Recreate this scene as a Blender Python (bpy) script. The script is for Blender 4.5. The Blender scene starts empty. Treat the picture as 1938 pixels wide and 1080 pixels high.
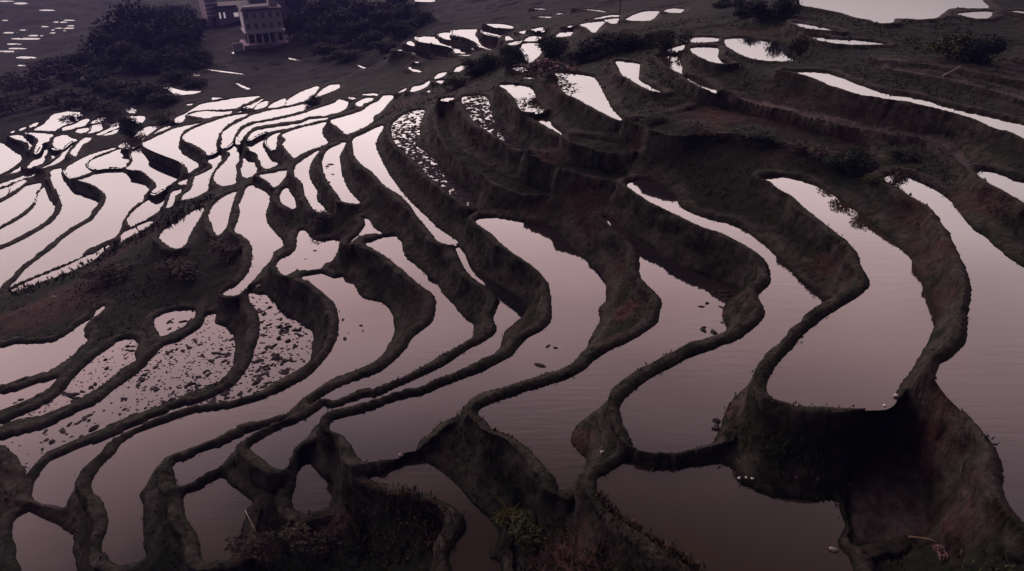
import bpy, bmesh, math, random
import numpy as np
from mathutils import Vector, Matrix

random.seed(7)
rng = np.random.default_rng(11)
scene = bpy.context.scene
COL = scene.collection

# ------------------------------------------------------------------ camera
CAM_Z = 40.0
PITCH = math.radians(31.0)
FOC = 1292.0                      # focal length in photograph pixels (1938 wide)
cam_d = bpy.data.cameras.new("camera")
cam_d.sensor_width = 36.0
cam_d.lens = 36.0 * FOC / 1938.0
cam_d.clip_start = 0.5
cam_d.clip_end = 6000.0
cam = bpy.data.objects.new("camera", cam_d)
cam.location = (0, 0, CAM_Z)
cam.rotation_euler = (math.radians(90) - PITCH, 0, 0)
COL.objects.link(cam)
scene.camera = cam

# ------------------------------------------------------------------ sky, sun, exposure
SUN_EL = math.radians(5.0)
VEIL_STR, VEIL_TOP, VEIL_POW, VEIL_SIDE = 5.75, 0.66, 8.0, 2.7
SUN_AZ = math.radians(-17.0)       # measured from +Y (straight ahead), negative = left
world = bpy.data.worlds.new("World")
scene.world = world
world.use_nodes = True
wn, wl = world.node_tree.nodes, world.node_tree.links
wn.clear()
sky = wn.new("ShaderNodeTexSky")
sky.sky_type = 'NISHITA'
sky.sun_disc = False
sky.sun_elevation = SUN_EL
sky.sun_rotation = SUN_AZ
sky.altitude = 1500
sky.air_density = 1.0
sky.dust_density = 5.0
sky.ozone_density = 1.0
hs = wn.new("ShaderNodeHueSaturation")
hs.inputs['Saturation'].default_value = 0.35
tint = wn.new("ShaderNodeMix"); tint.data_type = 'RGBA'; tint.blend_type = 'MULTIPLY'
tint.inputs['Factor'].default_value = 1.0
tint.inputs['B'].default_value = (1.0, 0.87, 0.98, 1)
bg = wn.new("ShaderNodeBackground")
bg.inputs['Strength'].default_value = 0.02
wl.new(sky.outputs['Color'], hs.inputs['Color'])
wl.new(hs.outputs['Color'], tint.inputs['A'])
wl.new(tint.outputs['Result'], bg.inputs['Color'])
# high thin cloud over the sunset side, glowing widest and brightest low over the valley ahead
def wmath(op, a, b=None, c=None, clamp=False):
    m = wn.new("ShaderNodeMath"); m.operation = op; m.use_clamp = clamp
    for k, v in enumerate((a, b, c)):
        if v is None: continue
        if isinstance(v, (int, float)): m.inputs[k].default_value = v
        else: wl.new(v, m.inputs[k])
    return m.outputs[0]
tcw = wn.new("ShaderNodeTexCoord")
sep = wn.new("ShaderNodeSeparateXYZ")
wl.new(tcw.outputs['Generated'], sep.inputs[0])
flat = wmath('SQRT', wmath('ADD', wmath('MULTIPLY', sep.outputs['X'], sep.outputs['X']), wmath('MULTIPLY', sep.outputs['Y'], sep.outputs['Y'])))
cosaz = wmath('DIVIDE', wmath('ADD', wmath('MULTIPLY', sep.outputs['Y'], math.cos(SUN_AZ)), wmath('MULTIPLY', sep.outputs['X'], math.sin(SUN_AZ))), wmath('MAXIMUM', flat, 0.001))
side = wmath('POWER', wmath('MULTIPLY_ADD', cosaz, 0.5, 0.5, clamp=True), VEIL_SIDE)
up = wmath('DIVIDE', wmath('MAXIMUM', sep.outputs['Z'], 0.0), VEIL_TOP)
fade = wmath('POWER', 2.718, wmath('MULTIPLY', wmath('POWER', up, VEIL_POW), -1.0))
cl = wn.new("ShaderNodeTexNoise"); cl.inputs['Scale'].default_value = 3.0; cl.inputs['Detail'].default_value = 5
cmap = wn.new("ShaderNodeMapping"); cmap.inputs['Scale'].default_value = (1.0, 1.0, 3.0)
wl.new(tcw.outputs['Generated'], cmap.inputs['Vector']); wl.new(cmap.outputs['Vector'], cl.inputs['Vector'])
puff = wmath('MULTIPLY_ADD', cl.outputs['Fac'], 0.7, 0.65)
rise = wn.new("ShaderNodeMapRange"); rise.interpolation_type = 'SMOOTHSTEP'
rise.inputs['From Min'].default_value = 0.02; rise.inputs['From Max'].default_value = 0.42
rise.inputs['To Min'].default_value = 0.05
wl.new(sep.outputs['Z'], rise.inputs['Value'])
veil = wmath('MULTIPLY', wmath('MULTIPLY', side, wmath('MULTIPLY', fade, rise.outputs['Result'])), puff)
bg2 = wn.new("ShaderNodeBackground")
vcol = wn.new("ShaderNodeValToRGB")
ve = vcol.color_ramp.elements
ve[0].position = 0.12; ve[0].color = (1.0, 0.84, 0.84, 1)
ve[1].position = 0.80; ve[1].color = (1.0, 0.69, 0.80, 1)
e = ve.new(0.30); e.color = (1.0, 0.82, 0.82, 1)
e = ve.new(0.52); e.color = (1.0, 0.67, 0.68, 1)
wl.new(sep.outputs['Z'], vcol.inputs['Fac'])
wl.new(vcol.outputs['Color'], bg2.inputs['Color'])
wl.new(wmath('MULTIPLY', veil, VEIL_STR), bg2.inputs['Strength'])
addw = wn.new("ShaderNodeAddShader")
out = wn.new("ShaderNodeOutputWorld")
wl.new(bg.outputs['Background'], addw.inputs[0]); wl.new(bg2.outputs['Background'], addw.inputs[1])
wl.new(addw.outputs['Shader'], out.inputs['Surface'])

sun_d = bpy.data.lights.new("sun", 'SUN')
sun_d.energy = 0.5
sun_d.angle = math.radians(10)
sun_d.color = (1.0, 0.86, 0.84)
sun = bpy.data.objects.new("sun", sun_d)
sun.rotation_euler = (-(math.pi / 2 - SUN_EL), 0, -SUN_AZ)
sun.location = (0, 120, 90)
COL.objects.link(sun)

scene.view_settings.view_transform = 'Standard'
scene.view_settings.look = 'None'
scene.view_settings.exposure = 0.0
scene.view_settings.gamma = 1.0
scene.view_settings.use_curve_mapping = False

# ------------------------------------------------------------------ helpers
SP, CP = math.sin(PITCH), math.cos(PITCH)

def at(x, y, drop):
    """point seen at photograph pixel (x, y), lying 'drop' metres below the camera"""
    u, v = (x - 969.0) / FOC, (y - 540.0) / FOC
    t = drop / (SP + v * CP)
    return Vector((u * t, (CP - v * SP) * t, CAM_Z - drop))

def at_np(x, y, drop):
    u, v = (x - 969.0) / FOC, (y - 540.0) / FOC
    t = drop / (SP + v * CP)
    return u * t, (CP - v * SP) * t

def proj_np(X, Y, Z):
    zc = Y * CP - (Z - CAM_Z) * SP
    yc = -(Y * SP + (Z - CAM_Z) * CP)
    zc = np.where(zc > 0.1, zc, 0.1)
    return 969 + FOC * X / zc, 540 + FOC * yc / zc

def vnoise(x, y, seed=0):
    xi = np.floor(x).astype(np.int64); yi = np.floor(y).astype(np.int64)
    fx = x - xi; fy = y - yi
    fx = fx * fx * (3 - 2 * fx); fy = fy * fy * (3 - 2 * fy)
    def h(a, b):
        n = (a * 374761393 + b * 668265263 + seed * 982451653) & 0xFFFFFFFF
        n = ((n ^ (n >> 13)) * 1274126177) & 0xFFFFFFFF
        return ((n ^ (n >> 16)) & 0xFFFF) / 65535.0
    a = h(xi, yi) * (1 - fx) + h(xi + 1, yi) * fx
    b = h(xi, yi + 1) * (1 - fx) + h(xi + 1, yi + 1) * fx
    return a * (1 - fy) + b * fy

def fbm(x, y, octaves=3, seed=0):
    s = 0; amp = 1.0; tot = 0
    for k in range(octaves):
        s = s + amp * vnoise(x * 2 ** k + 17.3 * k, y * 2 ** k - 9.1 * k, seed + k); tot += amp; amp *= 0.5
    return s / tot - 0.5

def mesh_obj(name, verts, faces, mat=None, parent=None, smooth=False):
    me = bpy.data.meshes.new(name)
    me.from_pydata(verts, [], faces)
    me.update()
    if smooth:
        me.shade_smooth()
    if mat:
        me.materials.append(mat)
    o = bpy.data.objects.new(name, me)
    COL.objects.link(o)
    if parent:
        o.parent = parent
    return o

def tag(o, label=None, cat=None, group=None, kind=None):
    if label: o['label'] = label
    if cat: o['category'] = cat
    if group: o['group'] = group
    if kind: o['kind'] = kind
    return o

def empty(name, loc, rz=0.0):
    o = bpy.data.objects.new(name, None)
    o.location = loc; o.rotation_euler = (0, 0, rz)
    o.empty_display_size = 0.2
    COL.objects.link(o)
    return o

def copy_tree(o, parent=None):
    c = o.copy(); COL.objects.link(c); c.parent = parent
    for ch in list(o.children):
        copy_tree(ch, c)
    return c

# ------------------------------------------------------------------ materials
def new_mat(name):
    m = bpy.data.materials.new(name); m.use_nodes = True
    nt = m.node_tree
    return m, nt.nodes, nt.links, nt.nodes['Principled BSDF']

def simple_mat(name, c1, c2=None, scale=4.0, rough=0.9, bump=0.0):
    m, n, l, b = new_mat(name)
    b.inputs['Roughness'].default_value = rough
    b.inputs['Specular IOR Level'].default_value = 0.15
    if c2 is None: c2 = tuple(0.6 * c for c in c1)
    tc = n.new("ShaderNodeTexCoord")
    no = n.new("ShaderNodeTexNoise"); no.inputs['Scale'].default_value = scale; no.inputs['Detail'].default_value = 5
    l.new(tc.outputs['Object'], no.inputs['Vector'])
    r = n.new("ShaderNodeValToRGB")
    r.color_ramp.elements[0].position = 0.3; r.color_ramp.elements[0].color = (*c2, 1)
    r.color_ramp.elements[1].position = 0.7; r.color_ramp.elements[1].color = (*c1, 1)
    l.new(no.outputs['Fac'], r.inputs['Fac']); l.new(r.outputs['Color'], b.inputs['Base Color'])
    if bump:
        bp = n.new("ShaderNodeBump"); bp.inputs['Strength'].default_value = bump; bp.inputs['Distance'].default_value = 0.05
        l.new(no.outputs['Fac'], bp.inputs['Height']); l.new(bp.outputs['Normal'], b.inputs['Normal'])
    return m

def terrain_mat():
    m, n, l, b = new_mat("terrace_earth")
    b.inputs['Roughness'].default_value = 0.95
    b.inputs['Specular IOR Level'].default_value = 0.1
    geo = n.new("ShaderNodeNewGeometry")
    def noise(scale, detail=5, rough=0.6):
        t = n.new("ShaderNodeTexNoise"); t.inputs['Scale'].default_value = scale
        t.inputs['Detail'].default_value = detail; t.inputs['Roughness'].default_value = rough
        l.new(geo.outputs['Position'], t.inputs['Vector']); return t
    def ramp(src, p0, c0, p1, c1):
        r = n.new("ShaderNodeValToRGB")
        r.color_ramp.elements[0].position = p0; r.color_ramp.elements[0].color = (*c0, 1)
        r.color_ramp.elements[1].position = p1; r.color_ramp.elements[1].color = (*c1, 1)
        l.new(src, r.inputs['Fac']); return r.outputs['Color']
    def mix(fac, a, bb):
        x = n.new("ShaderNodeMix"); x.data_type = 'RGBA'
        l.new(fac, x.inputs['Factor']); l.new(a, x.inputs['A']); l.new(bb, x.inputs['B']); return x.outputs['Result']
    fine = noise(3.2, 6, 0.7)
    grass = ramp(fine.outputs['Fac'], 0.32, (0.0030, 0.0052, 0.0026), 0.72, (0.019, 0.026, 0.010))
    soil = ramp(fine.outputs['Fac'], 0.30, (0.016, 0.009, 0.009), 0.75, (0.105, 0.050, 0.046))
    path = ramp(fine.outputs['Fac'], 0.30, (0.016, 0.015, 0.012), 0.75, (0.105, 0.092, 0.078))
    big = noise(0.16, 4, 0.65)
    att = n.new("ShaderNodeAttribute"); att.attribute_name = "soil"
    ad = n.new("ShaderNodeMath"); ad.operation = 'ADD'; ad.use_clamp = True
    thr = n.new("ShaderNodeMapRange"); thr.inputs['From Min'].default_value = 0.52; thr.inputs['From Max'].default_value = 0.72
    thr.inputs['To Max'].default_value = 0.55
    l.new(big.outputs['Fac'], thr.inputs['Value'])
    l.new(thr.outputs['Result'], ad.inputs[0]); l.new(att.outputs['Fac'], ad.inputs[1])
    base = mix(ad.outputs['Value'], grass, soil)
    att2 = n.new("ShaderNodeAttribute"); att2.attribute_name = "trodden"
    br = noise(1.1, 4, 0.6)
    mr = n.new("ShaderNodeMapRange"); mr.inputs['From Min'].default_value = 0.35; mr.inputs['From Max'].default_value = 0.62
    l.new(br.outputs['Fac'], mr.inputs['Value'])
    mu = n.new("ShaderNodeMath"); mu.operation = 'MULTIPLY'
    l.new(mr.outputs['Result'], mu.inputs[0]); l.new(att2.outputs['Fac'], mu.inputs[1])
    sb = n.new("ShaderNodeMath"); sb.operation = 'SUBTRACT'; sb.use_clamp = True; sb.inputs[1].default_value = 1.0
    l.new(att2.outputs['Fac'], sb.inputs[0])
    full = mix(mu.outputs['Value'], base, path)
    bare = ramp(fine.outputs['Fac'], 0.3, (0.05, 0.043, 0.042), 0.75, (0.20, 0.165, 0.16))
    full = mix(sb.outputs['Value'], full, bare)
    # the far slopes are covered with low dark wood and scrub, not bare earth
    att3 = n.new("ShaderNodeAttribute"); att3.attribute_name = "wooded"
    wood = ramp(noise(0.35, 5, 0.7).outputs['Fac'], 0.35, (0.0020, 0.0026, 0.003), 0.7, (0.0085, 0.0095, 0.0085))
    full = mix(att3.outputs['Fac'], full, wood)
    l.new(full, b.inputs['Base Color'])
    bump = n.new("ShaderNodeBump"); bump.inputs['Strength'].default_value = 1.0; bump.inputs['Distance'].default_value = 0.22
    f2 = noise(5.5, 6, 0.75)
    l.new(f2.outputs['Fac'], bump.inputs['Height']); l.new(bump.outputs['Normal'], b.inputs['Normal'])
    return m

def water_mat():
    m, n, l, b = new_mat("muddy_water")
    b.inputs['Base Color'].default_value = (0.022, 0.016, 0.018, 1)
    b.inputs['Roughness'].default_value = 0.04
    b.inputs['IOR'].default_value = 1.42
    geo = n.new("ShaderNodeNewGeometry")
    mp = n.new("ShaderNodeMapping"); mp.inputs['Scale'].default_value = (0.5, 2.6, 1)
    l.new(geo.outputs['Position'], mp.inputs['Vector'])
    t = n.new("ShaderNodeTexNoise"); t.inputs['Scale'].default_value = 1.6; t.inputs['Detail'].default_value = 3
    l.new(mp.outputs['Vector'], t.inputs['Vector'])
    bp = n.new("ShaderNodeBump"); bp.inputs['Strength'].default_value = 0.06; bp.inputs['Distance'].default_value = 0.05
    # breeze: rippled patches between still ones, different in every plot
    oi = n.new("ShaderNodeObjectInfo")
    wv = n.new("ShaderNodeTexNoise"); wv.noise_dimensions = '4D'; wv.inputs['Scale'].default_value = 0.11; wv.inputs['Detail'].default_value = 2
    wm = n.new("ShaderNodeMath"); wm.operation = 'MULTIPLY'; wm.inputs[1].default_value = 40.0
    l.new(oi.outputs['Random'], wm.inputs[0]); l.new(wm.outputs[0], wv.inputs['W']); l.new(geo.outputs['Position'], wv.inputs['Vector'])
    wr = n.new("ShaderNodeMapRange"); wr.inputs['From Min'].default_value = 0.42; wr.inputs['From Max'].default_value = 0.68
    wr.inputs['To Min'].default_value = 0.008; wr.inputs['To Max'].default_value = 0.085
    l.new(wv.outputs['Fac'], wr.inputs['Value']); l.new(wr.outputs['Result'], bp.inputs['Strength'])
    l.new(t.outputs['Fac'], bp.inputs['Height']); l.new(bp.outputs['Normal'], b.inputs['Normal'])
    # thin algae and silt tint, slightly different from plot to plot
    t2 = n.new("ShaderNodeTexNoise"); t2.inputs['Scale'].default_value = 0.09; t2.inputs['Detail'].default_value = 3
    l.new(geo.outputs['Position'], t2.inputs['Vector'])
    r = n.new("ShaderNodeValToRGB")
    r.color_ramp.elements[0].position = 0.35; r.color_ramp.elements[0].color = (0.010, 0.011, 0.017, 1)
    r.color_ramp.elements[1].position = 0.65; r.color_ramp.elements[1].color = (0.036, 0.026, 0.019, 1)
    rp = n.new("ShaderNodeMath"); rp.operation = 'MULTIPLY_ADD'; rp.inputs[1].default_value = 0.34
    l.new(oi.outputs['Random'], rp.inputs[0])
    rs = n.new("ShaderNodeMath"); rs.operation = 'SUBTRACT'; rs.inputs[1].default_value = 0.17
    l.new(t2.outputs['Fac'], rs.inputs[0]); l.new(rs.outputs[0], rp.inputs[2])
    l.new(rp.outputs[0], r.inputs['Fac']); l.new(r.outputs['Color'], b.inputs['Base Color'])
    return m

MAT = {
    'terrain': terrain_mat(), 'water': water_mat(),
}

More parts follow.
